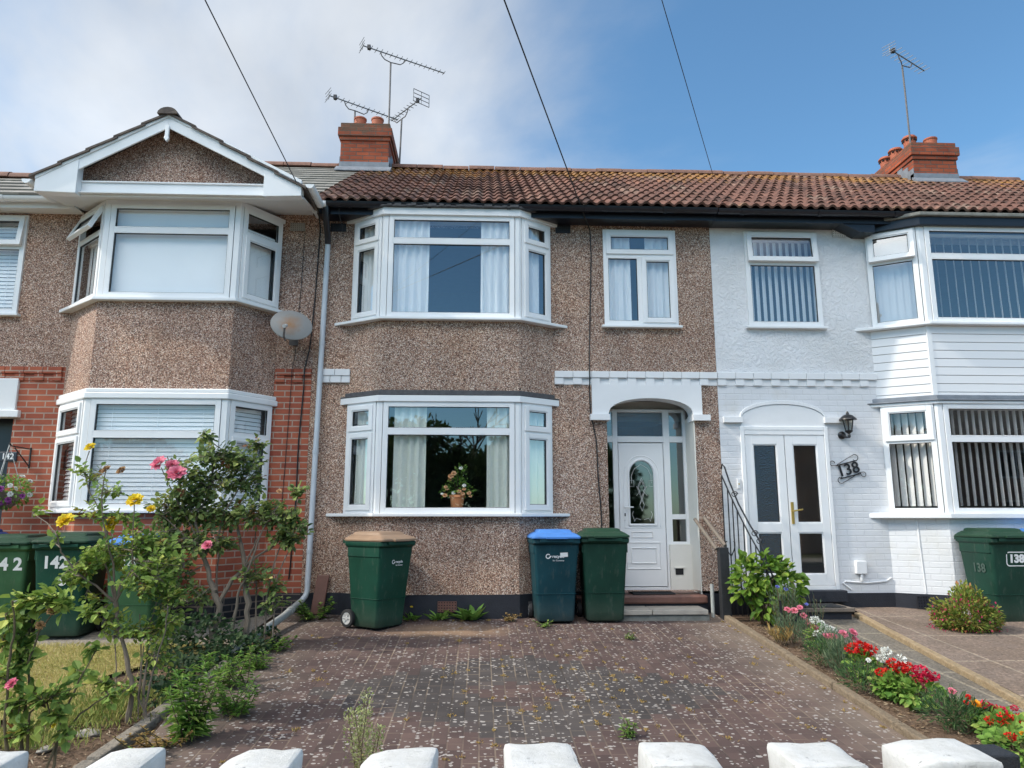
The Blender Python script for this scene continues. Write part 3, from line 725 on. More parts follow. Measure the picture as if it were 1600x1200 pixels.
def chimney(parent, x0, x1, y0, y1, z0, z1, pots):
    m = MB(); c = z1 - .10
    m.box(x0, x1, y0, y1, z0, c - .24)
    m.box(x0 - .022, x1 + .022, y0 - .022, y1 + .022, c - .24, c - .165)
    m.box(x0 - .05, x1 + .05, y0 - .05, y1 + .05, c - .165, c)
    m.box(x0 - .012, x1 + .012, y0 - .012, y1 + .012, c, z1)
    ch = m.build('chimney', 'brick_ch', parent, bevel=.008)
    f = MB(); f.box(x0 - .012, x1 + .012, y0 - .012, y0 + .1, z0, E_Z + (y0 - E_Y) * SL + .19)
    f.hexa([(x0 - .06, y0 - .17, E_Z + (y0 - .17 - E_Y) * SL + .05), (x1 + .06, y0 - .17, E_Z + (y0 - .17 - E_Y) * SL + .05), (x1 + .06, y0, E_Z + (y0 - E_Y) * SL), (x0 - .06, y0, E_Z + (y0 - E_Y) * SL),
            (x0 - .06, y0 - .17, E_Z + (y0 - .17 - E_Y) * SL + .068), (x1 + .06, y0 - .17, E_Z + (y0 - .17 - E_Y) * SL + .068), (x1 + .06, y0 - .012, E_Z + (y0 - E_Y) * SL + .1), (x0 - .06, y0 - .012, E_Z + (y0 - E_Y) * SL + .1)])
    k = 0; yy = y0
    while yy < R_Y - .1:         # stepped side flashing
        zt = E_Z + (yy - E_Y) * SL + .24
        for xx in (x0 - .012, x1): f.box(xx, xx + .012, yy, min(yy + .16, R_Y), zt - .4, zt + .05)
        yy += .162
    f.build('flashing', 'lead', ch)
    s = MB(); s.hexa([(x0 + .02, y0 + .02, z1), (x1 - .02, y0 + .02, z1), (x1 - .02, y1 - .02, z1), (x0 + .02, y1 - .02, z1), (x0 + .12, y0 + .12, z1 + .05), (x1 - .12, y0 + .12, z1 + .05), (x1 - .12, y1 - .12, z1 + .05), (x0 + .12, y1 - .12, z1 + .05)])
    s.build('flaunching', 'slabgrey', ch)
    for (px, py, h, r, crown) in pots:
        p = MB(); prof = [(r * 1.0, 0), (r, h * .8), (r * 1.1, h * .84), (r * 1.1, h * .97), (r * 1.04, h), (r * .86, h), (r * .84, h * .3)]
        if crown: prof = [(r * .95, 0), (r * 1.08, h * .75), (r * 1.35, h * .8), (r * 1.35, h * .88), (r * 1.15, h * .93), (r * 1.1, h), (r * .9, h), (r * .85, h * .3)]
        p.lathe(prof, (px, py, z1 + .01))
        if crown:
            for q in range(10):
                a = 2 * math.pi * q / 10; p.box(px + r * 1.06 * math.cos(a) - .018, px + r * 1.06 * math.cos(a) + .018, py + r * 1.06 * math.sin(a) - .018, py + r * 1.06 * math.sin(a) + .018, z1 + .01 + h * .62, z1 + .01 + h * .70, 1)
        p.build('chimney_pot', ['pot', 'dark'], ch)
    return ch
def course(parent, x0, x1, mat, d=.045, dent=.235, dw=.115, z=3.345):
    m = MB(); pl = plane((x0, W), (x1, W)); n = x1 - x0
    k = max(1, round(n / .225))
    for i in range(k): m.pbox(pl, n * i / k + .002, n * (i + 1) / k - .002, z, z + .085, -.02, d)
    m.pbox(pl, 0, n, z - .09, z - .001, -.02, .008)
    u = .0
    while u < n - .02: m.pbox(pl, u, min(n, u + dw), z - .088, z, -.02, d - .012); u += dent
    return m.build('string_course', mat, parent, bevel=.006)
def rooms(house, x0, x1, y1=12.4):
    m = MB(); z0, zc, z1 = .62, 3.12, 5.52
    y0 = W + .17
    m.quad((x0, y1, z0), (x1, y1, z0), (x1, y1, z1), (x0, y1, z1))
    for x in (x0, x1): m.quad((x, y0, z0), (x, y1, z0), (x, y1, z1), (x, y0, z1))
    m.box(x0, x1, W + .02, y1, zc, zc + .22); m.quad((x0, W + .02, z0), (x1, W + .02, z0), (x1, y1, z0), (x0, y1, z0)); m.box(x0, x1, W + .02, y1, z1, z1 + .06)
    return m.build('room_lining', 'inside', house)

# ------------------------------------------------------------------ house 140 (middle)
H140 = thing('terraced_house', 'middle terraced house in brown pebbledash with red tiled roof and white arched porch', 'house', group=None)
B0 = [(-1.69, W), (-1.245, 8.8), (.46, 8.8), (.905, W)]
X0, X1 = -2.15, 3.05
PO = (1.6, 2.73)                                  # porch opening
def house140():
    h = H140
    m = MB()
    wall_sheet(m, X0, X1, .69, 5.52, [(-1.66, .875, 1.66, 2.97), (-1.66, .875, 4.04, 5.42), (1.615, 2.56, 4.06, 5.35), (PO[0], PO[1], .69, 3.14)])
    # arch spandrels come with the lintel; the plain wall ends at the springing
    m.build('wall', 'pebble', h)
    m = MB(); pl = plane((X0, W), (X1, W)); m.box(X0, PO[0], W - .03, W + .1, .3, .69); m.box(PO[1], X1, W - .03, W + .1, .3, .66)
    o = off(B0, .03); aprons(m, o, .3, .69); slabpoly(m, o, .688, .69); m.build('plinth', 'plinth', h)
    m = MB(); aprons(m, B0, .69, 1.6); m.build('bay_wall', 'pebble', h)
    m = MB(); aprons(m, B0, 3.08, 4.01); m.build('bay_wall', 'pebble', h)
    bay_window(h, B0, 1.63, 2.975, 2.61, ('sash', 'fixed', 'sash'))
    bay_window(h, B0, 4.04, 5.39, 5.045, ('sash', 'fixed', 'sash'))
    for z0, z1, d, ml in ((2.972, 3.05, .05, 'upvc'), (5.386, 5.48, .06, 'upvc')):
        m = MB(); slabpoly(m, off(B0, d), z0, z1); m.build('bay_fascia', ml, h, bevel=.006)
    m = MB(); slabpoly(m, off(B0, .055), 3.051, 3.07); slabpoly(m, off(B0, .02), 3.0705, 3.12); m.build('bay_flashing', 'felt', h, bevel=.008)
    m = MB(); slabpoly(m, off(B0, .1), 5.481, 5.50)
    rr = random.Random(4)
    for i in range(16):
        x = -1.2 + 1.66 * i / 16 + rr.uniform(-.03, .03); m.box(x, x + rr.uniform(.05, .13), 8.69 + rr.uniform(-.012, .01), 8.75, 5.485, 5.505 + rr.uniform(.0, .02))
    m.build('bay_roof', 'felt', h, bevel=.004)
    flat_window(h, 1.6, 2.575, 4.045, 5.365, rects=[(1.65, 2.525, 5.03, 5.315, 'sash'), (1.65, 2.06, 4.095, 4.974, 'fixed'), (2.116, 2.525, 4.095, 4.974, 'sash')], tz=5.002, mull=2.088)
    # string course, lintel and arch
    course(h, .935, X1 - .002, 'white_paint', z=3.345); course(h, X0 + .1, -1.665, 'white_paint', z=3.345, dent=.14, dw=.132)
    m = MB(); xl, xr, zs, zt = 1.41, 2.83, 2.80, 3.262; xm = (PO[0] + PO[1]) / 2; aw = (PO[1] - PO[0]) / 2 - .02
    arch = [(xm - aw * math.cos(math.pi * k / 20), zs + .07 + .215 * math.sin(math.pi * k / 20) ** .8) for k in range(21)]
    for (xa, za), (xb, zb) in zip(arch, arch[1:]):
        m.hexa([(xa, W - .035, za), (xb, W - .035, zb), (xb, W + .2, zb), (xa, W + .2, za), (xa, W - .035, zt), (xb, W - .035, zt), (xb, W + .2, zt), (xa, W + .2, zt)])
    m.box(xl, xm - aw, W - .035, W + .2, zs + .07, zt); m.box(xm + aw, xr, W - .035, W + .2, zs + .07, zt)
    m.box(xl - .03, xm - aw + .012, W - .075, W + .2, zs - .005, zs + .07); m.box(xm + aw - .012, xr + .09, W - .075, W + .2, zs - .005, zs + .07)
    m.build('porch_lintel', 'white_paint', h)
    # porch reveals and ceiling
    m = MB(); m.box(PO[1] - .012, PO[1] - .002, W - .012, 9.62, .6, 2.86); m.quad((PO[0], W + .161, .6), (PO[0], 9.62, .6), (PO[0], 9.62, 2.85), (PO[0], W + .161, 2.85))
    m.box(PO[0] - .3, PO[1] + .3, W + .2, 9.62, 3.15, 3.17); m.quad((PO[0] - .3, 9.62, 2.85), (PO[1] + .3, 9.62, 2.85), (PO[1] + .3, 9.62, 3.15), (PO[0] - .3, 9.62, 3.15))
    m.box(2.44, PO[1] - .002, 9.44, 9.6, .6, 1.235); m.build('porch_wall', 'cream_paint', h)
    m = MB(); m.box(2.5, 2.6, 9.432, 9.438, .86, .94); m.box(2.48, 2.62, 9.42, 9.44, .94, .955, 1); m.build('vent', ['dark', 'cream_paint'], h)
    # door screen
    pl = plane((0, 9.52), (1, 9.52)); f = MB()
    def bar(a, b, c, d, p=.03): f.pbox(pl, a, b, c, d, -.035, p)
    bar(1.605, 1.65, .66, 3.0); bar(1.74, 1.805, .66, 3.0); bar(2.415, 2.50, .66, 3.0); bar(PO[1] - .05, PO[1] - .002, 1.236, 3.0)
    for a, b in ((1.65, 1.74), (1.805, 2.415), (2.50, PO[1] - .05)): bar(a, b, 2.56, 2.64, .029); bar(a, b, 2.96, 3.0, .029)
    bar(2.50, PO[1] - .05, 1.555, 1.62, .028); bar(2.50, PO[1] - .05, 1.236, 1.27, .028); bar(1.65, 1.74, .66, .9, .028)
    bar(1.805, 2.415, .66, .70, .02)
    sc = f.build('door_screen', 'upvc', h, bevel=.004)
    for a, b, c, d, mt in ((1.805, 2.415, 2.64, 2.96, 'frosted'), (2.50, PO[1] - .05, 2.64, 2.96, 'doorglass'), (2.50, PO[1] - .05, 1.62, 2.56, 'doorglass'), (2.50, PO[1] - .05, 1.27, 1.555, 'doorglass'), (1.65, 1.74, .9, 2.56, 'doorglass'), (1.65, 1.74, 2.64, 2.96, 'doorglass')):
        pane(sc, pl, a, b, c, d, .0, mt)
    # the door: moulded leaf with an arched light
    d = MB(); x0, x1, z0, z1 = 1.812, 2.408, .71, 2.55; cx = (x0 + x1) / 2 + .0; gw = .158; gb, gs = 1.50, 2.13
    d.pbox(pl, x0, x1, z0, gb, -.01, .022); d.pbox(pl, x0, cx - gw, gb, z1, -.01, .022); d.pbox(pl, cx + gw, x1, gb, z1, -.01, .022)
    arc = [(cx - gw * math.cos(math.pi * k / 16), gs + gw * 1.15 * math.sin(math.pi * k / 16)) for k in range(17)]
    for (xa, za), (xb, zb) in zip(arch16(arc), arc[1:]):
        d.hexa([pl(xa, za, .022), pl(xb, zb, .022), pl(xb, zb, -.01), pl(xa, za, -.01), pl(xa, z1, .022), pl(xb, z1, .022), pl(xb, z1, -.01), pl(xa, z1, -.01)])
    ol = [(cx - gw - .018, gb - .018)] + [(cx - (gw + .018) * math.cos(math.pi * k / 16), gs + (gw * 1.15 + .018) * math.sin(math.pi * k / 16)) for k in range(17)] + [(cx + gw + .018, gb - .018), (cx - gw - .018, gb - .018)]
    d.tube([pl(a, b, .024) for a, b in ol], .016, 6)
    ol2 = [(cx - (gw + .075) * math.cos(math.pi * k / 16), gs + (gw * 1.15 + .07) * math.sin(math.pi * k / 16)) for k in range(17)]
    d.tube([pl(a, b, .022) for a, b in [(cx - gw - .075, gb - .05)] + ol2 + [(cx + gw + .075, gb - .05), (cx - gw - .075, gb - .05)]], .007, 6)
    for a, b, c, e, w in ((cx - .215, cx + .215, .93, 1.26, .010), (cx - .16, cx + .16, 1.0, 1.19, .012), (x0 + .005, x1 - .005, z0 + .005, z1 - .005, .004)):
        d.tube([pl(a, c, .022), pl(b, c, .022), pl(b, e, .022), pl(a, e, .022), pl(a, c, .022)], w, 6)
    door = d.build('door', 'upvc', h)
    m = MB(); pts = [pl(cx - gw, gb, .008), pl(cx + gw, gb, .008)] + [pl(a, b, .008) for a, b in arc[::-1]]; m.add(pts, [tuple(range(len(pts)))]); m.build('pane', 'doorglass', door)
    m = MB()
    def lead(pts, r=.0028): m.tube([pl(cx + a, b, .011) for a, b in pts], r, 5, cap=False)
    for k in (-1, 1):
        lead([(k * .10, gb + .03), (k * .135, gb + .12), (k * .115, gb + .16)]); lead([(k * .02, gb + .05), (k * .08, gb + .07), (k * .11, gb + .03)])
        lead([(k * .13, 2.02), (k * .13, 2.12), (k * .09, 2.21), (0, 2.27)]); lead([(k * .15, 1.98), (k * .10, 1.98), (k * .10, 2.06), (k * .15, 2.06)])
        for s_ in (.0, .035): lead([(0, 2.09 - s_), (k * (.055 - s_ * .4), 1.96), (0, 1.80 + s_), (-k * .03, 1.74), (0, 1.66)])
        lead([(k * .07, 1.98), (k * .02, 1.92), (k * .07, 1.86)])
    m.build('leading', 'hub', door)
    m = MB(); m.pbox(pl, 1.865, 1.892, 1.55, 1.77, .022, .034); m.tube([pl(1.878, 1.71, .03), pl(1.878, 1.71, .065), pl(1.985, 1.712, .068)], .009, 8); m.pbox(pl, 1.871, 1.886, 1.595, 1.635, .034, .038, 1); m.build('door_handle', ['upvc', 'gasket'], door)
    m = MB(); ring(m, pl, cx - .15, cx + .13, 1.32, 1.40, .011, .02, .03); m.build('letterbox', 'blindtaupe', door, bevel=.003)
    # steps
    m = MB(); m.box(1.15, PO[1] + .02, 8.93, 9.55, .56, .655); s1 = m.build('threshold', 'tilered', h, bevel=.02)
    m = MB(); m.box(1.15, PO[1] + .02, 8.97, 9.5, .3, .555); m.build('threshold_riser', 'plinth', h)
    m = MB(); m.box(1.25, 1.985, 8.58, 8.965, .475, .535); m.box(1.992, 2.64, 8.585, 8.965, .475, .533); m.build('step_slab', 'stone', h, bevel=.01)
    m = MB(); m.box(1.3, 2.66, 8.61, 8.96, .3, .472); m.build('step_riser', 'slabgrey', h, bevel=.01)
    # roof, gutter, boards
    tiled_roof(X0, X1 + .002).build('roof', 'tile', h); ridge_tiles(h, X0, X1, 'ridge')
    gutter(h, X0 + .12, X1, 'black'); m = MB(); m.box(X0 + .05, X1, 8.84, 8.862, 5.415, 5.56); m.box(X0 + .05, X1, 8.862, W + .1, 5.425, 5.44); m.build('fascia_board', 'black', h)
    chimney(h, -2.53, -1.68, 11.98, 13.1, 7.2, 8.5, [(-2.24, 12.2, .2, .105, 0), (-1.93, 12.2, .2, .105, 0), (-2.1, 12.75, .19, .1, 0)])
    air_brick(h, 1.07, 5.31, .2, .11, 'plinth'); air_brick(h, -1.9, 5.28, .2, .11, 'plinth'); air_brick(h, -.38, .50, .22, .12, 'tilered', y=8.765)
    # rainwater pipe
    m = MB(); m.tube([(-2.0, 8.77, 5.49), (-2.0, 8.78, 5.36), (-2.0, 8.85, 5.27), (-2.01, 9.0, 5.16), (-2.015, 9.03, 5.08)], .04, 12); m.build('pipe_neck', 'black', h)
    m = MB(); m.tube([(-2.012, 9.03, 5.08), (-2.06, 9.03, .72), (-2.075, 9.01, .66), (-2.11, 8.93, .60)], .034, 12)
    for z in (4.75, 3.78, 2.4, 1.2): m.tube([(-2.012 - .011 * (5.08 - z), 9.03, z), (-2.0125 - .011 * (5.08 - z), 9.03, z - .045)], .039, 12)
    p = m.build('downpipe', 'pipe', h)
    m = MB(); m.tube([(-2.11, 8.93, .60), (-2.17, 8.4, .50), (-2.28, 7.45, .385), (-2.3, 7.2, .36)], .04, 12); m.tube([(-2.14, 8.64, .545), (-2.145, 8.58, .536)], .046, 12); m.build('pipe_spout', 'oldpipe', h)
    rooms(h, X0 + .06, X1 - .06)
def arch16(a): return a[:-1]
house140()

# ------------------------------------------------------------------ house 138 (right)
H138 = thing('terraced_house', 'white painted terraced house on the right with weatherboarded bay and glazed double front doors', 'house')
B8 = [(5.15, W), (5.715, 8.75), (7.65, 8.75), (8.2, W)]
def house138():
    h = H138; x0, x1 = 3.052, 10.2
    ho = [(5.2, 8.15, 1.64, 3.0), (5.2, 8.15, 4.04, 5.3), (3.53, 4.49, 4.07, 5.35), (3.33, 4.43, .72, 2.72)]
    m = MB(); wall_sheet(m, x0, x1, 3.36, 5.52, ho); m.build('upper_wall', 'white_render', h)
    m = MB(); wall_sheet(m, x0, x1, .66, 3.36, ho); m.build('lower_wall', 'white_brick', h)
    m = MB(); m.box(x0, x1, W - .02, W + .1, .3, .66); o = off(B8, .02); aprons(m, o, .3, .66); slabpoly(m, o, .655, .66); m.build('plinth', 'plinth', h)
    m = MB(); aprons(m, B8, .66, 1.6); m.build('bay_wall', 'white_brick', h)
    m = MB(); aprons(m, B8, 3.1, 4.01)
    for i in (1, 2):
        c = off(B8, .006)[i]; m.box(c[0] - .03, c[0] + .03, c[1], c[1] + .05, 3.1, 4.0, 1)
    m.build('bay_weatherboarding', ['board', 'upvc'], h)
    GL[0] = 'glass_clear'
    bay_window(h, B8, 1.63, 2.985, 2.545, ('topsash', 'fixed', 'sash'), post=.062, sill=(.1, .06))
    GL[0] = 'glass'
    bay_window(h, B8, 4.04, 5.34, 4.93, (7, 'fixed', 'sash'), post=.062)
    m = MB(); slabpoly(m, off(B8, .05), 2.985, 3.02); m.build('bay_fascia', 'upvc', h, bevel=.005)
    m = MB(); slabpoly(m, off(B8, .075), 3.021, 3.04); slabpoly(m, off(B8, .035), 3.041, 3.098); m.build('bay_flashing', 'lead', h, bevel=.01)
    m = MB(); slabpoly(m, off(B8, .085), 5.335, 5.45); m.build('bay_fascia', 'black', h, bevel=.005)
    m = MB(); slabpoly(m, off(B8, .13), 5.451, 5.50); m.build('bay_roof', 'slabgrey', h, bevel=.01)
    flat_window(h, 3.51, 4.51, 4.055, 5.37, rects=[(3.56, 4.46, 4.965, 5.32, 6), (3.56, 4.46, 4.105, 4.909, 'fixed')], tz=4.937)
    course(h, x0, 5.16, 'white_paint', z=3.345, d=.04)
    # blind arch over the doors
    m = MB(); pl = plane((0, W), (1, W)); xm, aw = 3.88, .56
    pts = [(xm - aw * math.cos(math.pi * k / 24), 2.79 + .225 * math.sin(math.pi * k / 24) ** .85) for k in range(25)]
    pts = [p for p in pts]
    m.prism([(3.33, 2.72)] + [(max(3.33, min(4.43, a)), b) for a, b in pts] + [(4.43, 2.72)], lambda a, b, t: pl(a, b, -.02 + .032 * t))
    for (a, b), (c, d) in zip(pts, pts[1:]): m.hexa([pl(a, b + .004, .024), pl(c, d + .004, .024), pl(c, d + .004, -.01), pl(a, b + .004, -.01), pl(a, b + .05, .024), pl(c, d + .05, .024), pl(c, d + .05, -.01), pl(a, b + .05, -.01)])
    m.pbox(pl, 3.1, 3.345, 2.775, 2.85, -.01, .05); m.pbox(pl, 4.415, 4.67, 2.775, 2.85, -.01, .05)
    m.build('door_arch', 'white_paint', h, bevel=.006)
    # double doors
    f = MB(); ring(f, pl, 3.31, 4.45, .70, 2.73, .05, -.06, .03); f.pbox(pl, 3.36, 4.40, 2.62, 2.68, -.06, .026)
    fr = f.build('door_frame', 'upvc', h, bevel=.005)
    for a, b, hinge in ((3.365, 3.872, 0), (3.882, 4.395, 1)):
        d = MB(); st = .098
        d.pbox(pl, a, a + st, .755, 2.615, -.03, .02); d.pbox(pl, b - st, b, .755, 2.615, -.03, .02)
        for z0, z1 in ((.755, .885), (1.395, 1.51), (2.50, 2.615)): d.pbox(pl, a + st, b - st, z0, z1, -.03, .02)
        for z0, z1 in ((.885, 1.395), (1.51, 2.50)): ring(d, pl, a + st, b - st, z0, z1, .014, -.02, .012); ring(d, pl, a + st + .014, b - st - .014, z0 + .014, z1 - .014, .006, -.02, .004, 1)
        dr = d.build('door', ['upvc', 'gasket'], h, bevel=.004)
        for z0, z1 in ((.9, 1.38), (1.525, 2.485)): pane(dr, pl, a + st + .014, b - st - .014, z0, z1, -.008, 'doorglass' if hinge else 'frosted')
        if hinge:
            k = MB(); k.pbox(pl, a + .022, a + .055, 1.50, 1.77, .02, .032); k.tube([pl(a + .038, 1.66, .03), pl(a + .038, 1.66, .07), pl(a + .15, 1.68, .075)], .010, 8); k.build('door_handle', 'brass', dr)
    m = MB(); m.box(3.25, 4.5, 8.98, 9.14, .56, .70); m.build('threshold', 'plinth', h, bevel=.01)
    m = MB(); m.box(3.42, 4.36, 8.56, 8.975, .5, .545); m.build('step_slab', 'wood_old', h, bevel=.008)
    m = MB(); m.box(3.45, 4.33, 8.60, 8.97, .3, .498); m.build('step_riser', 'plinth', h)
    tiled_roof(X1 + .003, x1).build('roof', 'tile', h); ridge_tiles(h, X1, x1, 'ridge')
    gutter(h, X1 + .01, x1, 'black', z=5.53); m = MB(); m.box(X1 + .002, x1, 8.84, 8.862, 5.41, 5.56); m.box(X1 + .002, x1, 8.862, W + .1, 5.42, 5.436); m.hexa([(5.0, 8.86, 5.3), (5.2, 8.86, 5.3), (5.2, W, 5.3), (5.0, W, 5.3), (4.75, 8.86, 5.42), (5.2, 8.86, 5.42), (5.2, W, 5.42), (4.75, W, 5.42)]); m.build('fascia_board', 'black', h)
    chimney(h, 7.88, 8.7, 12.0, 13.35, 7.2, 8.38, [(8.06, 12.32, .27, .1, 1), (8.42, 12.25, .2, .11, 0), (8.04, 12.75, .25, .1, 1), (8.04, 13.1, .25, .1, 1)])
    air_brick(h, 4.83, 5.32, .18, .12, 'white_paint', n=(6, 4)); air_brick(h, 5.42, .50, .22, .14, 'plinth', y=8.9)
    m = MB(); m.pbox(pl, 4.665, 4.80, .89, 1.05, 0, .06); m.tube([pl(4.735, .9, .03), pl(4.735, .80, .03)], .02, 8); m.build('outside_socket', 'white_paint', h, bevel=.008)
    m = MB(); m.tube([pl(4.6, .70, .012), pl(4.5, .78, .012), pl(4.53, .80, .012), pl(4.8, .78, .012), pl(5.05, .80, .012), pl(5.12, .84, .012)], .010, 6); m.build('wall_pipe', 'white_paint', h)
    m = MB(); m.tube([(5.42, 8.925, 1.55), (5.425, 8.92, 1.2), (5.44, 8.915, .67)], .008, 6); m.build('wall_pipe', 'white_paint', h)
    m = MB(); m.pbox(pl, 3.24, 3.275, 1.94, 2.06, 0, .02); m.pbox(pl, 3.25, 3.265, 1.985, 2.005, .02, .026, 1); m.build('doorbell', ['white_paint', 'brass'], h, bevel=.004)
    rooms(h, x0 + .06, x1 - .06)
house138()

# ------------------------------------------------------------------ house 142 (left)
H142 = thing('terraced_house', 'left terraced house with white gable over its bay and red brick lower walls', 'house')
B2 = [(-5.2, W), (-4.6, 8.55), (-2.99, 8.55), (-2.615, W)]
def house142():
    GL[0] = 'glass_clear'
    h = H142; x0, x1 = -10.5, X0 - .002
    ho = [(-5.15, -2.65, 1.68, 3.0), (-5.15, -2.65, 4.17, 5.36), (-6.95, -5.89, 4.12, 5.42), (-6.9, -5.76, .62, 2.9)]
    m = MB(); wall_sheet(m, x0, x1, 3.43, 5.52, ho); m.build('upper_wall', 'pebble2', h)
    m = MB(); wall_sheet(m, x0, x1, .69, 3.43, ho); m.build('lower_wall', 'brick', h)
    m = MB(); wall_sheet(m, x0, x1, .3, .69, [(-6.9, -5.76, .62, .69)], y=W - .012); aprons(m, off(B2, .014), .3, .68); m.build('plinth', 'brick_blue', h)
    m = MB(); aprons(m, B2, .66, 1.62); m.build('bay_wall', 'brick', h)
    m = MB(); aprons(m, B2, 3.05, 4.14); m.build('bay_wall', 'pebble2', h)
    bay_window(h, B2, 1.67, 2.945, 2.53, ('sash', 'fixed', 'lowsash'), post=.06)
    bay_window(h, B2, 4.175, 5.37, 5.03, (24, 'fixed', 'lowsash'), post=.06, sill=(.08, .045))
    m = MB(); slabpoly(m, off(B2, .05), 2.946, 3.02); slabpoly(m, off(B2, .035), 3.021, 3.07); m.build('bay_fascia', 'upvc', h, bevel=.012)
    flat_window(h, -6.95, -5.87, 4.11, 5.425, rects=[(-6.9, -5.92, 5.03, 5.375, 7), (-6.9, -5.92, 4.16, 4.974, 'fixed')], tz=5.0)
    course(h, x0, -5.23, 'brick', z=3.345, d=.035, dent=.235); course(h, -2.6, X0 - .003, 'brick', z=3.345, d=.035, dent=.22)
    pl = plane((0, W), (1, W))
    m = MB(); m.pbox(pl, -7.1, -5.74, 2.88, 3.28, -.1, .03); m.pbox(pl, -7.15, -5.68, 2.79, 2.879, -.1, .06); m.build('porch_lintel', 'white_paint', h, bevel=.008)
    m = MB(); m.box(-6.85, -5.8, 9.5, 9.56, .6, 2.85); m.build('door', 'signplate', h)
    # gable over the bay
    ax, az_, ex0, ex1, ez = -3.8, 6.36, -5.28, -2.17, 5.53; gy = 8.22
    sl = (az_ - ez) / (ax - ex0)
    m = MB(); m.add([(-5.3, 8.42, 5.42), (-2.25, 8.42, 5.42), (-2.25, 8.42, 5.5), (ax, 8.42, az_ + .0), (-5.3, 8.42, 5.5)], [(0, 1, 2, 3, 4)]); m.build('gable_wall', 'pebble2', h)
    m = MB(); T = .155
    for a, b in ((ex0, ax), (ax, ex1)):
        za, zb = (ez, az_) if a == ex0 else (az_, ez)
        m.hexa([(a, gy - .022, za - T), (b, gy - .022, zb - T), (b, gy, zb - T), (a, gy, za - T), (a, gy - .022, za + .02), (b, gy - .022, zb + .02), (b, gy, zb + .02), (a, gy, za + .02)])
        m.hexa([(a, gy - .038, za - .02), (b, gy - .038, zb - .02), (b, gy - .022, zb - .02), (a, gy - .022, za - .02), (a, gy - .038, za + .026), (b, gy - .038, zb + .026), (b, gy - .022, zb + .026), (a, gy - .022, za + .026)])
    # boxed ends and soffit returns
    k = ex0 + .48
    m.prism([(ex0, 5.36), (k, 5.345), (k, ez + (k - ex0) * sl - .02), (ex0, ez)], lambda a, b, t: (a, gy - .03 + .12 * t, b))
    k2 = ex1 - .45; m.prism([(k2, 5.345), (ex1, 5.36), (ex1, ez), (k2, ez + (ex1 - k2) * sl - .02)], lambda a, b, t: (a, gy - .03 + .12 * t, b))
    m.prism([(ax - .022, az_ - T + .02), (ax + .022, az_ - T + .02), (ax + .022, az_ - .28), (ax + .03, az_ - .3), (ax, az_ - .345), (ax - .03, az_ - .3), (ax - .022, az_ - .28)], lambda a, b, t: (a, gy - .05 + .035 * t, b))
    m.box(k, k2, 8.30, 8.325, 5.36, 5.525); m.box(k, k2, 8.28, 8.4, 5.526, 5.545)
    m.build('barge_board', 'upvc', h, bevel=.004)
    m = MB(); m.hexa([(ex0, gy + .02, 5.375), (ex1, gy + .02, 5.375), (ex1, W, 5.505), (ex0, W, 5.505), (ex0, gy + .02, 5.39), (ex1, gy + .02, 5.39), (ex1, W, 5.52), (ex0, W, 5.52)]); m.build('soffit', 'upvc', h)
    m = MB(); slabpoly(m, off(B2, .02), 5.371, 5.43); m.build('bay_fascia', 'upvc', h, bevel=.004)
    # gable roof
    m = MB(); yb = 11.6
    def gp(x, y, dz): return (x, y, (az_ if x == ax else ez) + dz)
    n = 5
    for a, b in ((ex0 - .06, ax), (ex1 + .06, ax)):
        sgn = 1 if a < b else -1
        for i in range(n):
            q0, q1 = i / n, (i + 1) / n + .03; xa = a + (b - a) * q0; xb = a + (b - a) * min(1, q1)
            z = lambda x: az_ - abs(ax - x) * sl
            p = [(xa, gy - .06, z(xa) + .055), (xb, gy - .06, z(xb) + .03), (xb, yb, z(xb) + .03), (xa, yb, z(xa) + .055)]
            q = [(v[0], v[1], v[2] - .028) for v in p]
            (m.hexa(q + p) if sgn > 0 else m.hexa([q[1], q[0], q[3], q[2], p[1], p[0], p[3], p[2]]))
    ra, rb = [], []
    for k_ in range(9):
        q = math.pi * k_ / 8; ra.append((ax - .12 * math.cos(q), gy - .085, az_ + .0 + .085 * math.sin(q))); rb.append((ax - .12 * math.cos(q), yb, az_ + .0 + .085 * math.sin(q)))
    m.loft([ra, rb]); m.build('gable_roof', 'verge', h)
    flat_roof(-4.6, X0 + .03).build('roof', 'slate', h); ridge_tiles(h, -4.6, X0, 'ridge')
    ly, lz = E_Y + 5 * .2937, E_Z + 5 * .2937 * SL
    m = flat_roof(x0, -4.602, 5); m.quad((x0, ly, lz), (-4.602, ly, lz), (-4.602, 2 * R_Y - E_Y, E_Z), (x0, 2 * R_Y - E_Y, E_Z)); m.quad((-4.6, ly, lz), (-4.6, R_Y, R_Z), (-4.6, 2 * R_Y - E_Y, E_Z), (-4.6, 2 * R_Y - E_Y, E_Z - .05)); m.build('lower_roof', 'slate', h)
    ridge_tiles(h, x0, -4.602, 'ridge', ly, lz)
    gutter(h, x0, ex0 - .02, 'upvc', z=5.535); gutter(h, ex1 + .07, X0 + .14, 'upvc', z=5.53)
    r_ = .052
    for x in (ex0 - .09, ex1 + .1):
        m = MB(); m.loft([[(x - r_ * math.cos(math.pi * q / 8), y, 5.5 - r_ * math.sin(math.pi * q / 8)) for q in range(9)] for y in (gy - .05, 8.74)]); m.build('gutter', 'upvc', h)
    for a, b in ((x0, ex0 + .1), (ex1 - .02, X0 + .02)):
        m = MB(); m.box(a, b, 8.84, 8.862, 5.43, 5.56); m.box(a, b, 8.8621, W + .1, 5.46, 5.475); m.build('fascia_board', 'upvc', h)
    air_brick(h, -2.43, 5.28, .19, .11, 'stone')
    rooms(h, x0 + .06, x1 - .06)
house142()

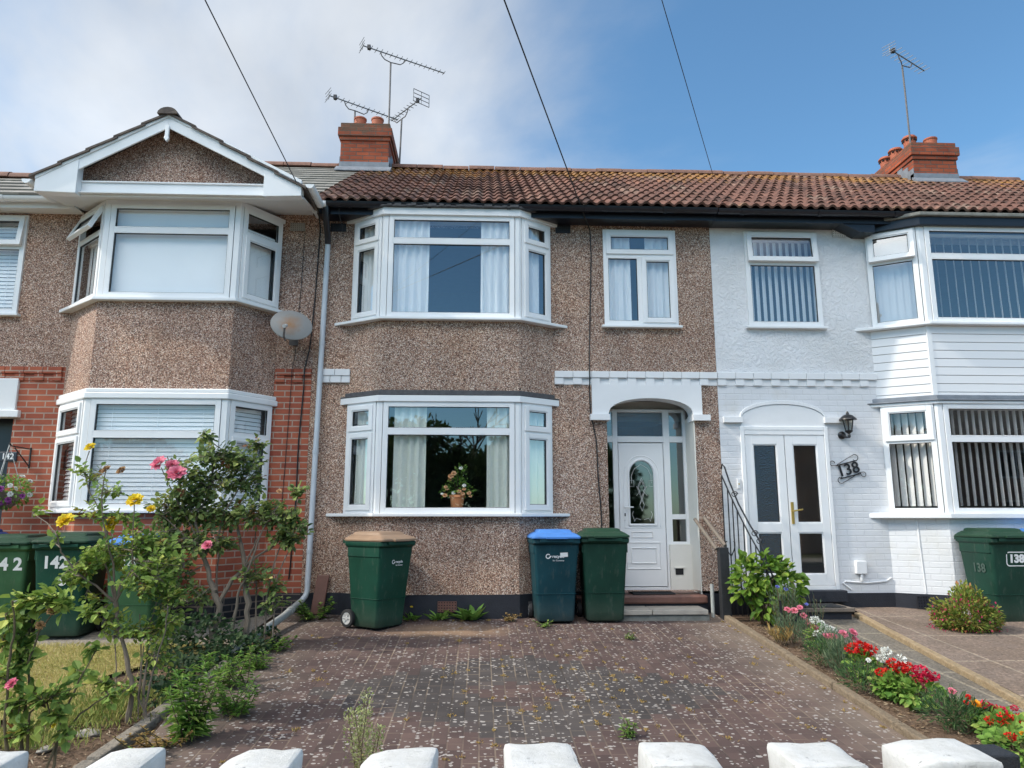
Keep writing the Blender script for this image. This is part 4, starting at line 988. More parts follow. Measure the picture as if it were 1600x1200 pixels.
# ------------------------------------------------------------------ blinds and curtains inside the windows
def blind_slats(name, label, cat, pl, u0, u1, z0, z1, d, mat, step=.05, depth=.045, tilt=35, vertical=False, group=None, gap=0.):
    m = MB(); a = R(tilt)
    if vertical:
        u = u0 + step / 2
        while u < u1:
            c, s = math.cos(a) * depth / 2, math.sin(a) * depth / 2
            m.quad(pl(u - c, z0, d - s), pl(u + c, z0, d + s), pl(u + c, z1, d + s), pl(u - c, z1, d - s)); u += step
        m.pbox(pl, u0, u1, z1, z1 + .035, d - .03, d + .03)
    else:
        z = z0
        while z < z1:
            c, s = math.sin(a) * depth / 2, math.cos(a) * depth / 2
            m.quad(pl(u0, z - c, d + s), pl(u1, z - c, d + s), pl(u1, z + c, d - s), pl(u0, z + c, d - s)); z += step
        for u in (u0 + .18, (u0 + u1) / 2, u1 - .18):
            if u1 - u0 > .5: m.tube([pl(u, z0, d + depth * .5), pl(u, z1, d + depth * .5)], .0025, 4)
        m.pbox(pl, u0, u1, z0 - .04, z0 - .025, d - .02, d + .02)
    return tag(m.build(name, mat), label, cat, group)
def bay_planes(poly): return [(plane(a, b), (Vector(b) - Vector(a)).length) for a, b in zip(poly, poly[1:])]
(p0, n0), (p1, n1), (p2, n2) = bay_planes(B2)
blind_slats('venetian_blind', 'white horizontal slatted blind across the lower front window of the left brick bay', 'blind', p1, .1, n1 - .1, 1.76, 2.88, -.07, 'blind', tilt=77, depth=.048)
blind_slats('venetian_blind', 'brownish slatted blind in the narrow left side of the lower left bay', 'blind', p0, .09, n0 - .09, 1.76, 2.88, -.10, 'blindtaupe', tilt=62)
blind_slats('venetian_blind', 'closed white blind in the right side of the lower left bay behind the roses', 'blind', p2, .09, n2 - .09, 1.76, 2.88, -.10, 'blind', tilt=78)
blind_slats('pleated_blind', 'plain white closed blind filling the large upper front window under the gable', 'blind', p1, .1, .1 + 1.4, 4.24, 5.31, -.07, 'blind', step=.7, depth=.701, tilt=.15, vertical=True)
blind_slats('pleated_blind', 'plain white blind in the upper right side window beneath the gable', 'blind', p2, .09, n2 - .09, 4.24, 5.1, -.07, 'blind', step=.15, depth=.16, tilt=4, vertical=True)
blind_slats('pleated_blind', 'taupe blind in the upper left side window under the open top sash', 'blind', p0, .09, n0 - .09, 4.24, 5.0, -.10, 'blindtaupe', step=.12, depth=.13, tilt=6, vertical=True)
blind_slats('venetian_blind', 'white slatted blind in the upper window at the far left edge', 'blind', plane((-6.95, W), (-5.87, W)), .06, 1.02, 4.2, 5.36, -.11, 'blind', tilt=77, depth=.048)
(q0, m0), (q1, m1), (q2, m2) = bay_planes(B8)
blind_slats('vertical_blind', 'open vertical blind strips in the upper front window of the white bay', 'blind', q1, .1, m1 - .1, 4.11, 5.24, -.10, 'blindtaupe', step=.115, depth=.09, tilt=-64, vertical=True)
blind_slats('vertical_blind', 'closed pale vertical blind in the upper left side of the white bay', 'blind', q0, .08, m0 - .08, 4.11, 5.24, -.11, 'blindtaupe', step=.085, depth=.09, tilt=12, vertical=True)
blind_slats('vertical_blind', 'half open vertical blind strips in the lower front window of the white bay', 'blind', q1, .1, m1 - .1, 1.72, 2.92, -.08, 'blindtaupe', step=.09, depth=.09, tilt=-76, vertical=True)
blind_slats('vertical_blind', 'vertical blind strips in the lower left side of the white bay', 'blind', q0, .08, m0 - .08, 1.72, 2.92, -.11, 'blindtaupe', step=.085, depth=.09, tilt=40, vertical=True)
blind_slats('vertical_blind', 'vertical blind strips in the small upper window of the white house', 'blind', plane((3.51, W), (4.51, W)), .07, .94, 4.13, 5.28, -.12, 'blind', step=.088, depth=.09, tilt=-38, vertical=True)
def drape(name, label, path, z0, z1, mat, fold=.1, amp=.03, seed=1):
    rr = random.Random(seed); P = [Vector(p) for p in path]; segs = [(a, b, (b - a).length) for a, b in zip(P, P[1:])]; tot = sum(s[2] for s in segs)
    n = int(tot / .012); pts = []; ph = rr.uniform(0, 6)
    for i in range(n + 1):
        t = tot * i / n
        for a, b, l in segs:
            if t <= l + 1e-6: q = a + (b - a) * (t / l); u = (b - a) / l; break
            t -= l
        ph += .012 / fold * 2 * math.pi * rr.uniform(.5, 1.5); nn = Vector((u.y, -u.x)); pts.append((q, nn, ph))
    m = MB(); K = 8; vs = []
    for j in range(K + 1):
        z = z0 + (z1 - z0) * j / K; k = 1 - .45 * j / K
        for q, nn, p in pts:
            w = (math.sin(p) + .35 * math.sin(p * .37 + j * .12)) * amp * k
            vs.append((q.x + nn.x * w, q.y + nn.y * w, z))
    c = len(pts); m.add(vs, [(j * c + i, j * c + i + 1, (j + 1) * c + i + 1, (j + 1) * c + i) for j in range(K) for i in range(c - 1)], 0, True)
    return tag(m.build(name, mat), label, 'curtain')
drape('curtain', 'white sheer curtain gathered at the left of the upper middle bay', [(-1.53, 9.06), (-1.18, 8.855), (-.68, 8.855)], 4.06, 5.4, 'sheer', seed=1)
drape('curtain', 'white sheer curtain gathered at the right of the upper middle bay', [(-.02, 8.855), (.4, 8.855), (.76, 9.06)], 4.06, 5.4, 'sheer', seed=2)
drape('curtain', 'pale green curtain at the left of the lower middle bay window', [(-1.53, 9.06), (-1.2, 8.87)], 1.65, 2.98, 'curtain', seed=3)
drape('curtain', 'pale green curtain hanging left of the potted plant', [(-1.06, 8.86), (-.67, 8.86)], 1.65, 2.98, 'curtain', seed=4)
drape('curtain', 'pale green curtain hanging right of the potted plant and round the corner', [(.07, 8.86), (.42, 8.86), (.77, 9.06)], 1.65, 2.98, 'curtain', seed=5)
drape('curtain', 'white curtain in the left pane of the small upper window above the porch', [(1.63, 9.155), (1.97, 9.155)], 4.06, 5.36, 'sheer', seed=6)
drape('curtain', 'white curtain in the right pane of the small upper window above the porch', [(2.17, 9.155), (2.54, 9.155)], 4.06, 5.36, 'sheer', seed=7)

# ------------------------------------------------------------------ wheelie bins
def rrect(hw, yf, yb, z, r=.035, n=4):
    out = []
    for cx, cy, a0 in ((hw - r, yb - r, 0), (-hw + r, yb - r, 90), (-hw + r, yf + r, 180), (hw - r, yf + r, 270)):
        for k in range(n + 1): a = R(a0 + 90 * k / n); out.append((cx + r * math.cos(a), cy + r * math.sin(a), z))
    return out
def wheelie_bin(label, loc, rz, body, lid, sc=.96, ajar=0):
    t = thing('wheelie_bin', label, 'bin', (loc[0], loc[1], gz(loc[1]) + .004 if len(loc) < 3 else loc[2]), R(rz), 'wheelie bins outside the houses'); t.scale = (sc,) * 3
    m = MB(); rs = []
    for z, k in ((.012, -.012), (.03, 0), (.12, .08), (.5, .5), (.88, .97), (.915, 1.0)):
        k_ = max(0, k); rs.append(rrect(.222 + .05 * k_ + min(k, 0), -.215 - .085 * k_ - min(k, 0), .205 + .065 * k_ + min(k, 0), z, .04))
    m.loft(rs)
    m.loft([rrect(.272, -.30, .27, .90, .035), rrect(.29, -.33, .29, .925, .035), rrect(.29, -.33, .29, .968, .035), rrect(.28, -.32, .28, .972, .035)], smooth=False)
    m.box(-.2, .2, -.355, -.325, .935, .968)
    for x in (-.262, .262): m.box(x - .012, x + .012, -.27, .24, .80, .905)
    for z in (.80, .33): m.loft([rrect(.226 + .05 * z, -.2195 - .085 * z, .207 + .065 * z, z - .004, .04), rrect(.2285 + .05 * z, -.222 - .085 * z, .209 + .065 * z, z, .04), rrect(.226 + .05 * z, -.2195 - .085 * z, .207 + .065 * z, z + .004, .04)])
    b = m.build('body', body, t, bevel=.003)
    m = MB(); m.loft([rrect(.293, -.35, .30, .975, .04), rrect(.296, -.353, .302, .985, .04), rrect(.294, -.35, .30, 1.0, .04), rrect(.26, -.30, .28, 1.026, .04), rrect(.225, -.24, .27, 1.046, .05)])
    m.loft([rrect(.215, -.235, .25, 1.035, .03), rrect(.2, -.20, .24, 1.072, .03), rrect(.18, -.15, .22, 1.082, .03)])
    m.box(-.13, .13, -.385, -.34, .974, 1.0)
    m.hexa([(-.12, -.32, 1.004), (.12, -.32, 1.004), (.12, -.235, 1.03), (-.12, -.235, 1.03), (-.12, -.32, 1.014), (.12, -.32, 1.014), (.12, -.235, 1.05), (-.12, -.235, 1.05)])
    l = m.build('lid', lid, t, bevel=.003)
    m = MB(); m.tube([(-.25, .33, .965), (.25, .33, .965)], .018, 10)
    for x in (-.24, -.08, .08, .24): m.box(x - .02, x + .02, .27, .34, .945, .985)
    m.build('handle', body, t)
    m = MB(); m.tube([(-.25, .20, .1), (.25, .20, .1)], .012, 8); m.build('axle', 'mast', t)
    for s in (-1, 1):
        w = MB(); prof = [(.098, -.022), (.1, -.015), (.1, .015), (.098, .022), (.07, .026), (.07, -.026), (.098, -.022)]
        vs = []; 
        w.lathe(prof, (0, 0, 0), 28); w.v = [(s * .262 + z, .21 + x, .102 + y) for x, y, z in w.v]
        wo = w.build('wheel', 'rubber', t)
        h = MB(); h.lathe([(.0, -.02), (.069, -.02), (.069, .02), (.055, .02), (.03, .012), (.02, .024), (0, .024)], (0, 0, 0), 24)
        for q in range(6):
            a = 2 * math.pi * q / 6; h.tube([(.02 * math.cos(a), .02 * math.sin(a), .018), (.062 * math.cos(a), .062 * math.sin(a), .02)], .006, 5)
        h.v = [(s * .262 + z * s, .21 + x, .102 + y) for x, y, z in h.v]; h.build('hub', 'hub', wo)
    return t
def front_mtx(x, h): return Matrix.Translation((x, -.2165 - .0966 * (h - .05) - .0015, h)) @ Matrix.Rotation(R(95.5), 4, 'X')
def badge(t, x, h, s=1.):        # recycling emblem with its wording
    m = MB(); M4 = front_mtx(x, h)
    ang = [R(a) for a in range(40, 331, 15)]
    pts = [(.03 * s * math.cos(a), .03 * s * math.sin(a)) for a in ang]; inn = [(.019 * s * math.cos(a), .019 * s * math.sin(a)) for a in ang]
    n = len(pts); m.add([M4 @ Vector((a, b, .001)) for a, b in pts + inn], [(i, i + 1, n + i + 1, n + i) for i in range(n - 1)])
    m.add([M4 @ Vector((a * s, b * s, .001)) for a, b in ((.012, -.03), (.04, -.004), (.036, .012), (.006, -.012))], [(0, 1, 2, 3)])
    m.build('recycling_emblem', 'decal', t)
    text_mesh('lettering', 'recycle', .05 * s, 'decal', t, .001, M4 @ Matrix.Translation((.122 * s, -.002, 0)))
    text_mesh('lettering', 'for Coventry', .026 * s, 'decal', t, .0, M4 @ Matrix.Translation((.125 * s, -.05 * s, 0)))
def number(t, txt, x, h, size, mat='decal', bold=.006): text_mesh('number', txt, size, mat, t, bold, front_mtx(x, h))
b = wheelie_bin('dark green wheelie bin with a tan lid turned side on before the bay', (-1.14, 8.42), 53, 'bin_green', 'bin_tan', .95); badge(b, -.05, .74, .8)
b = wheelie_bin('blue green wheelie bin with a bright blue lid and white sticker beside the porch', (.85, 8.67), 3, 'bin_teal', 'bin_blue', .95); badge(b, -.10, .77, 1.)
m = MB(); M4 = front_mtx(.09, .785); m.add([M4 @ Vector((a, c, .0045)) for a, c in ((-.045, -.024), (.048, -.02), (.045, .03), (-.045, .027))], [(0, 1, 2, 3)]); m.build('sticker', 'decal', b)
wheelie_bin('dark green wheelie bin with a matching green lid standing next to the porch steps', (1.43, 8.70), -1, 'bin_dark', 'bin_lidgreen', .96)
b = wheelie_bin('dark green bin with framed white number 138 before the white bay', (6.02, 8.43), 2, 'bin_dark', 'bin_lidgreen', .98, 0); number(b, '138', .035, .735, .125)
m = MB(); M4 = front_mtx(.035, .735)
def rframe(hw, hh, r, n=5):
    o = []
    for cx, cy, a0 in ((hw - r, hh - r, 0), (-hw + r, hh - r, 90), (-hw + r, -hh + r, 180), (hw - r, -hh + r, 270)):
        for k in range(n + 1): a = R(a0 + 90 * k / n); o.append((cx + r * math.cos(a), cy + r * math.sin(a)))
    return o
oo, ii = rframe(.128, .083, .04), rframe(.117, .072, .03); n = len(oo)
m.add([M4 @ Vector((a, c, .001)) for a, c in oo + ii], [(i, (i + 1) % n, n + (i + 1) % n, n + i) for i in range(n) if i not in (8, 9)]); m.build('number_frame', 'decal', b)
text_mesh('number', '138', .14, 'faded', b, .004, Matrix.Translation((-.262, -.05, .62)) @ Matrix.Rotation(R(-90), 4, 'Z') @ Matrix.Rotation(R(92.5), 4, 'X'))
wheelie_bin('blue lidded dark bin cut off by the right edge of the picture', (6.72, 8.47), 0, 'bin_dark', 'bin_blue', .97)
b = wheelie_bin('faded light green bin with large white 142 at the left edge', (-4.97, 8.17), 4, 'bin_light', 'bin_lidgreen', .95); number(b, '14 2', .06, .76, .185)
b = wheelie_bin('dark green bin with large white 142 and round sticker behind the roses', (-4.33, 8.12), 2, 'bin_green', 'bin_lidgreen', .97); number(b, '142', -.05, .77, .175)
m = MB(); M4 = front_mtx(.03, .58); m.add([M4 @ Vector((.048 * math.cos(a), .048 * math.sin(a), .001)) for a in [2 * math.pi * k / 18 for k in range(18)]], [tuple(range(18))]); m.build('sticker', 'decal', b)
b = wheelie_bin('green bin with a bright blue lid half hidden behind the yellow rose', (-3.62, 8.15), -2, 'bin_light', 'bin_blue', .95); number(b, '142', .02, .77, .175)
wheelie_bin('dark bin with a navy blue lid farthest left behind the faded green bin', (-5.62, 8.4), 0, 'bin_dark', 'bin_navy', .98)

# ------------------------------------------------------------------ fixtures and small objects
def yagi(label, mast, boom, el_dir, n, el_len, grid=None, dip=True):
    t = thing('tv_aerial', label, 'aerial', mast[0])
    M0 = Vector(mast[0]); r = lambda p: Vector(p) - M0
    m = MB(); m.tube([r(p) for p in mast], .016, 8); m.build('mast', 'mast', t)
    a, c = r(boom[0]), r(boom[1]); top = r(mast[-1]); bd = (c - a); L = bd.length; bd.normalize()
    m = MB(); m.tube([a, c], .012, 6); m.build('boom', 'alu', t)
    k0 = (top - a).dot(bd); p0 = a + bd * (k0 - .22); p1 = a + bd * (k0 + .26)
    dn = Vector((0, 0, -.13)); m = MB(); m.tube([p0, p0 + dn * .6 + bd * .03, p0 + dn + bd * .09, top, p1 + dn - bd * .09, p1 + dn * .6 - bd * .03, p1], .010, 6); m.build('cradle', 'mast', t)
    e = Vector(el_dir).normalized()
    for i in range(n):
        s = .16 + (L - .17) * i / (n - 1); m = MB(); l = el_len * (1 - .25 * i / n); m.tube([a + bd * s - e * l / 2, a + bd * s + e * l / 2], .006, 5); m.build('director', 'alu', t)
    m = MB(); q = a + bd * .12; m.box(q.x - .03, q.x + .03, q.y - .03, q.y + .03, q.z - .03, q.z + .045); m.build('dipole_box', 'black', t)
    u = Vector((0, 0, 1)); m = MB()
    if grid:
        for k in range(4): z = -.12 + .08 * k; m.tube([a + u * z - e * .17, a + u * z + e * .17], .007, 5)
        for k in (-1, 0, 1): m.tube([a - u * .12 + e * .17 * k, a + u * .12 + e * .17 * k], .007, 5)
    else:
        for zz in (.08, .03, -.03, -.08):
            qq = a - bd * abs(zz) * .25 + u * zz; m.tube([qq - e * .13, qq + e * .13], .005, 5)
        m.tube([a - u * .08, a, a + u * .08], .006, 5)
    m.build('reflector', 'alu', t); return t
yagi('tall tv aerial with long boom rising above the left chimney', [(-1.70, 12.0, 7.8), (-1.71, 12.1, 9.0), (-1.72, 12.15, 9.83)], [(-2.19, 11.85, 9.95), (-.76, 12.62, 9.95)], (.47, -.88, 0), 16, .17)
yagi('low tv aerial pointing across just above the left chimney pots', [(-2.37, 12.33, 8.45), (-2.37, 12.33, 8.95)], [(-2.79, 12.03, 9.06), (-1.64, 12.8, 9.06)], (.56, -.83, 0), 13, .17)
yagi('small tv aerial with square grid reflector on a thin mast right of the left chimney', [(-1.57, 12.66, 7.85), (-1.55, 12.66, 9.0)], [(-1.14, 12.14, 9.12), (-1.78, 12.94, 9.12)], (.78, .62, 0), 9, .16, grid=True)
yagi('short tv aerial on a rusty mast fixed to the right chimney', [(7.9, 12.05, 8.2), (7.9, 12.05, 8.7), (7.91, 12.06, 9.4), (7.92, 12.08, 10.0)], [(7.51, 11.77, 10.12), (8.56, 12.4, 10.12)], (.5, -.86, 0), 9, .3)

t = thing('satellite_dish', 'round grey satellite dish with a rusty centre on the pebbledashed wall by the drainpipe', 'dish', (-2.36, 8.80, 3.92)); t.scale = (.88,) * 3
m = MB(); rings = []; n = 36
for k in range(7):
    r = k / 6; rings.append([(.285 * r * math.cos(2 * math.pi * q / n), .055 * r * r - .055, .235 * r * math.sin(2 * math.pi * q / n)) for q in range(n)])
back = [[(x * 1.015, y + .012 + .02 * 0, z * 1.015) for x, y, z in rg] for rg in rings[::-1]]
tl = Matrix.Rotation(R(-20), 4, 'X') @ Matrix.Rotation(R(9), 4, 'Y') @ Matrix.Rotation(R(14), 4, 'Z')
m.loft([[tl @ Vector((x, -y - .02, z)) for x, y, z in rg] for rg in [[(x, -y, z) for x, y, z in rg] for rg in rings[1:] + back[:-1]]], cap0=True, cap1=True)
m.build('reflector', 'dish', t)
m = MB(); m.tube([(-.02, .02, -.05), (-.03, .2, -.12), (-.03, .29, -.12)], .022, 8); m.box(-.09, .03, .26, .298, -.22, -.02); m.build('bracket', 'mast', t)
m = MB(); m.tube([(-.06, -.06, -.23), (-.045, -.2, -.2), (-.02, -.27, -.1)], .014, 8); m.build('arm', 'mast', t)
m = MB(); m.tube([(-.02, -.30, -.085), (-.015, -.22, -.06)], .026, 10); m.build('receiver', 'hub', t)

t = thing('wall_lantern', 'black coach lantern on the white brick wall right of the double doors', 'lamp', (4.69, W, 2.62))
m = MB(); m.lathe([(0, 0), (.05, 0), (.05, .02), (.03, .035), (0, .035)], (0, 0, 0), 14); m.v = [(x - .05, -z, y) for x, y, z in m.v]; m.build('wall_plate', 'iron', t)
m = MB(); m.tube([(-.05, -.03, 0), (-.04, -.08, -.03), (.0, -.10, -.035), (.0, -.10, .02)], .014, 8); m.lathe([(0, -.045), (.018, -.03), (.02, -.01), (.012, .01), (.045, .035), (.05, .05), (.04, .055)], (0, -.10, 0), 10); m.build('arm', 'iron', t)
m = MB()
for k in range(6):
    a = 2 * math.pi * k / 6; m.tube([(.042 * math.cos(a), -.10 + .042 * math.sin(a), .05), (.068 * math.cos(a), -.10 + .068 * math.sin(a), .19)], .006, 6)
m.lathe([(.07, .19), (.108, .188), (.105, .2), (.06, .245), (.02, .262), (.018, .28), (.008, .30), (0, .30)], (0, -.10, 0), 12); m.build('cage', 'iron', t)
m = MB(); m.lathe([(.04, .052), (.064, .188)], (0, -.10, 0), 12); m.build('lamp_glass', 'lampglass', t)

# wrought number 138 beside the doors
t = thing('house_number', 'wrought iron 138 slanting between two scrolled bars on the white wall', 'number sign', (4.68, W - .02, 2.19))
def tilt2(a, b): c, s = math.cos(R(14)), math.sin(R(14)); return (a * c - b * s, 0, a * s + b * c)
m = MB()
def scroll(cx, cy, r, a0, turns, sg): return [(cx + r * (1 - .0 * k) * math.cos(a0 + sg * k), cy + r * math.sin(a0 + sg * k)) for k in [turns * i / 14 for i in range(15)]]
m.tube([tilt2(-.135, .075), tilt2(.145, .075)], .008, 6); m.tube([tilt2(-.135, -.095), tilt2(.145, -.095)], .008, 6)
m.build('bars', 'iron', t)
m = MB()
for sg in (1, -1):
    f = lambda a, b: tilt2(a * sg, b * sg)
    m.tube([f(-.13, .08), f(-.17, .085)] + [f(a, b) for a, b in scroll(-.175, .115, .03, R(-90), 4.9, -1)], .0045, 6)
    m.tube([f(-.12, .085), f(.05, .135), f(.13, .155)] + [f(a, b) for a, b in scroll(.135, .115, .038, R(90), 4.2, -1)], .0045, 6)
m.build('scroll', 'iron', t)
text_mesh('number', '138', .2, 'iron', t, .002, Matrix.Rotation(R(-14), 4, 'Y') @ Matrix.Translation((0, 0, -.012)) @ Matrix.Rotation(R(90), 4, 'X'), .006)

t = thing('number_plate', 'small dark plate reading 142 on the red brick wall', 'number sign', (-5.76, W, 2.31))
m = MB(); m.box(-.105, .105, -.02, .0, -.06, .06); m.build('plate', 'signplate', t, bevel=.01)
text_mesh('number', '142', .1, 'decal', t, .002, Matrix.Translation((0, -.022, 0)) @ Matrix.Rotation(R(90), 4, 'X') @ Matrix.Shear('XY', 4, (.15, 0)))

# hanging basket
t = thing('basket_bracket', 'black iron wall bracket carrying the flower basket on red brick', 'bracket', (-5.5, W, 2.3))
m = MB(); m.tube([(0, -.012, -.13), (0, -.012, .12)], .010, 6); m.tube([(0, -.012, .10), (-.02, -.36, .11), (-.022, -.39, .14)], .008, 6); m.tube([(0, -.012, -.11), (-.015, -.30, .095)], .007, 6); m.build('bracket', 'iron', t)

# railings and post by the steps
t = thing('handrail_post', 'black timber post at the end of the kerb carrying two weathered rails', 'post', (2.88, 8.7, .3))
m = MB(); m.box(-.055, .055, -.055, .055, 0, .93); m.build('post', 'black_wood', t, bevel=.006)
for k, dx in enumerate((-.075, .035)):
    m = MB(); m.tube([(dx, .0, .95 - .04 * (1 - k)), (dx - .12, .42, 1.29 - .03 * (1 - k))], .022, 8); m.build('rail', 'wood_old', t)
m = MB(); m.tube([(-.12, .1, .0), (-.12, .1, .5)], .022, 8); m.build('stub_pipe', 'oldpipe', t)
t = thing('iron_railing', 'black wrought iron railing curving down beside the leafy shrub', 'railing', (3.02, 9.02, .42))
m = MB(); base = Vector((3.02, 9.02, .42))
top = [(3.02, 9.02, 2.18), (3.03, 9.0, 2.24), (3.05, 8.98, 2.2), (3.09, 8.95, 2.02), (3.16, 8.87, 1.75), (3.25, 8.78, 1.50), (3.32, 8.70, 1.33), (3.37, 8.64, 1.12), (3.42, 8.58, .9), (3.47, 8.52, .66), (3.49, 8.5, .5)]
low = [(3.02, 9.02, 2.10), (3.09, 8.95, 1.86), (3.16, 8.87, 1.62), (3.25, 8.78, 1.36), (3.32, 8.70, 1.18), (3.37, 8.64, .98), (3.42, 8.58, .74)]
m.tube([Vector(p) - base for p in top], .010, 6); m.tube([Vector(p) - base for p in low], .009, 6); m.build('top_rail', 'iron', t)
for k, i in enumerate((0, .7, 1.25, 1.8, 2.4, 3.0, 3.6, 4.3, 5.0)):
    a = Vector(low[int(i)]); c = Vector(low[min(int(i) + 1, len(low) - 1)]); p = a + (c - a) * (i - int(i)); m = MB()
    m.tube([p - base, (p.x - base.x, p.y - base.y, .0)], .0075, 6); m.build('baluster', 'iron', t)
m = MB()
for (x, y, z) in ((3.13, 8.9, 1.86), (3.29, 8.73, 1.39), (3.33, 8.69, 1.30)):
    m.tube([Vector((x + .035 * math.cos(a) * (1 - a / 14), y - .02 * math.cos(a), z + .04 * math.sin(a) * (1 - a / 14))) - base for a in [k * .55 for k in range(15)]], .006, 6)
for (x, y, z) in ((3.07, 8.97, 1.12), (3.20, 8.83, .85)):
    for s in (-1, 1): m.tube([Vector((x + s * (.006 + .04 * math.sin(a)), y - s * .03 * math.sin(a), z + .09 * a - .05 * max(0, a - 1.7) ** 2 * 2)) - base for a in [k * .2 for k in range(13)]], .006, 6)
m.build('scrollwork', 'iron', t)
m = MB(); m.box(1.86, 2.38, 9.02, 9.34, .656, .675); tag(m.build('door_mat', 'mat', bevel=.006), 'dark rubber mat lying on the porch threshold before the white door', 'mat')
m = MB(); m.box(3.5, 4.28, 8.60, 8.95, .546, .556); tag(m.build('door_mat', 'mat', bevel=.004), 'black mat on the low step before the double glazed doors', 'mat')
m = MB(); m.hexa([(-2.13, 9.0, .45), (-1.98, 9.0, .45), (-1.98, 9.03, .45), (-2.13, 9.03, .45), (-2.08, 9.06, .9), (-1.93, 9.06, .9), (-1.93, 9.09, .9), (-2.08, 9.09, .9)]); m.v = [(x + .12, y, z) for x, y, z in m.v]
tag(m.build('leaning_tile', 'tilered', bevel=.01), 'brown clay tile leaning on the wall beside the drainpipe foot', 'tile')
# garden stake
m = MB(); m.tube([(3.17, 7.8, .33), (3.17, 7.8, .72)], .014, 8); tag(m.build('garden_stake', 'iron'), 'short dark stake in the flower bed beside the pink carnations', 'stake')

# front wall with white painted blocks, and the gatepost
t = thing('garden_wall', 'low front wall with a row of white painted blocks along its top', 'wall', (0, 2.3, -.05))
m = MB(); m.box(-3.2, 1.52, -.11, .11, 0, .74); m.build('wall', 'white_brick', t, bevel=.01)
def block(x0, w, seed, worn):
    rr = random.Random(seed); bm = bmesh.new(); bmesh.ops.create_cube(bm, size=1)
    bmesh.ops.bevel(bm, geom=list(bm.edges), offset=.07, segments=2, profile=.6, affect='EDGES')
    bmesh.ops.subdivide_edges(bm, edges=list(bm.edges), cuts=3, use_grid_fill=True)
    for v in bm.verts:
        p = v.co
        if worn and p.z > 0: p.z -= max(0, (-p.x * worn) - .12) * .55 * (p.z + .5)
        q = Vector((p.x * w, p.y * .225, p.z * .215))
        d = noise.noise(q * 14 + Vector((seed * 7, 0, 0))) * .007 + noise.noise(q * 42 + Vector((0, seed * 3, 0))) * .0035
        v.co = q + v.normal * d if v.normal.length else q
    me = bpy.data.meshes.new('coping_block'); bm.to_mesh(me); bm.free(); me.materials.append(MAT['coping'])
    me.polygons.foreach_set('use_smooth', [True] * len(me.polygons)); me.set_sharp_from_angle(angle=R(50))
    o = bpy.data.objects.new('coping_block', me); COL.objects.link(o); o.parent = t; o.location = (x0 + w / 2, .005 + rr.uniform(-.008, .008), .842 + rr.uniform(-.004, .004)); o.rotation_euler = (rr.uniform(-.015, .015), rr.uniform(-.015, .015), rr.uniform(-.03, .03)); o.scale = (.001 + 1,) * 3
import bmesh
from mathutils import noise
for i, (x, w, wn) in enumerate(((-1.57, .215, 0), (-1.175, .222, 1), (-.765, .228, .7), (-.345, .215, .5), (.08, .21, 0), (.497, .21, -.4), (.908, .213, -.3), (1.27, .25, .5), (-1.99, .215, 0), (-2.4, .215, 0), (-2.8, .215, 0))): block(x, w, i + 1, wn)
m = MB(); m.box(1.575, 1.69, 2.36, 2.475, -.05, .865); tag(m.build('gatepost', 'black_wood', bevel=.006), 'square black gatepost top at the bottom right corner', 'post')

# overhead wires and the pole across the pavement they come from
t = thing('telegraph_pole', 'tall timber telegraph pole standing in the street behind the viewer', 'pole', (-3.15, -3.55, -.2))
m = MB(); m.tube([(0, 0, 0), (0, 0, 8.6)], [.14, .1], 14); m.build('pole', 'treebark', t); m = MB(); m.lathe([(.11, 8.15), (.16, 8.15), (.16, 8.2), (.11, 8.2)], n=14); m.build('ring', 'mast', t)
def wire(label, a, c, r=.006, sag=.02):
    m = MB(); A, C_ = Vector(a), Vector(c); pts = [A + (C_ - A) * (i / 24) - Vector((0, 0, sag * 4 * (i / 24) * (1 - i / 24))) for i in range(25)]
    m.tube(pts, r, 6); return tag(m.build('overhead_wire', 'cable'), label, 'cable')
wire('overhead wire running to the gable corner of the left house', (-3.22, -3.5, 8.0), (-2.22, 8.3, 5.50))
wire('thicker overhead wire running to the eave of the middle house', (-3.15, -3.45, 8.0), (1.27, 8.75, 5.53), .008)
wire('overhead wire crossing the ridge towards the right', (-3.05, -3.5, 8.0), (4.75, 13.3, 7.62))
def wallwire(label, pts, r):
    m = MB(); m.tube(pts, r, 6); return tag(m.build('wall_cable', 'cable'), label, 'cable')
wallwire('black cable running down the wall left of the porch', [(1.27, 8.75, 5.53), (1.33, 8.83, 5.42), (1.43, 9.085, 5.36), (1.44, 9.085, 5.0), (1.41, 9.085, 4.2), (1.385, 9.085, 3.5), (1.38, 9.03, 3.43), (1.38, 9.03, 3.27), (1.383, 9.085, 3.2), (1.385, 9.05, 2.84), (1.42, 9.085, 2.75), (1.46, 9.085, 2.52), (1.47, 9.085, 2.1), (1.5, 9.085, 1.65), (1.51, 9.085, 1.0)], .008)
wallwire('thick black cable looping down past the satellite dish to the brickwork', [(-2.12, 8.9, 5.45), (-2.13, 9.085, 5.3), (-2.155, 9.085, 4.4), (-2.19, 9.085, 3.7), (-2.235, 9.05, 3.42), (-2.24, 9.085, 3.2), (-2.27, 9.085, 2.5), (-2.265, 9.085, 1.8), (-2.29, 9.085, 1.0), (-2.3, 9.085, .85)], .009)
wallwire('thin cable down the wall behind the satellite dish', [(-2.33, 9.088, 5.3), (-2.34, 9.088, 4.6), (-2.37, 9.088, 3.6), (-2.39, 9.05, 3.42), (-2.4, 9.088, 3.2), (-2.42, 9.088, 2.2), (-2.44, 9.088, 1.5)], .004)
wallwire('thin wire hanging from the gutter left of the middle bay', [(-1.82, 8.74, 5.55), (-1.84, 8.8, 5.4), (-1.8, 8.86, 5.25), (-1.79, 8.9, 5.12)], .004)

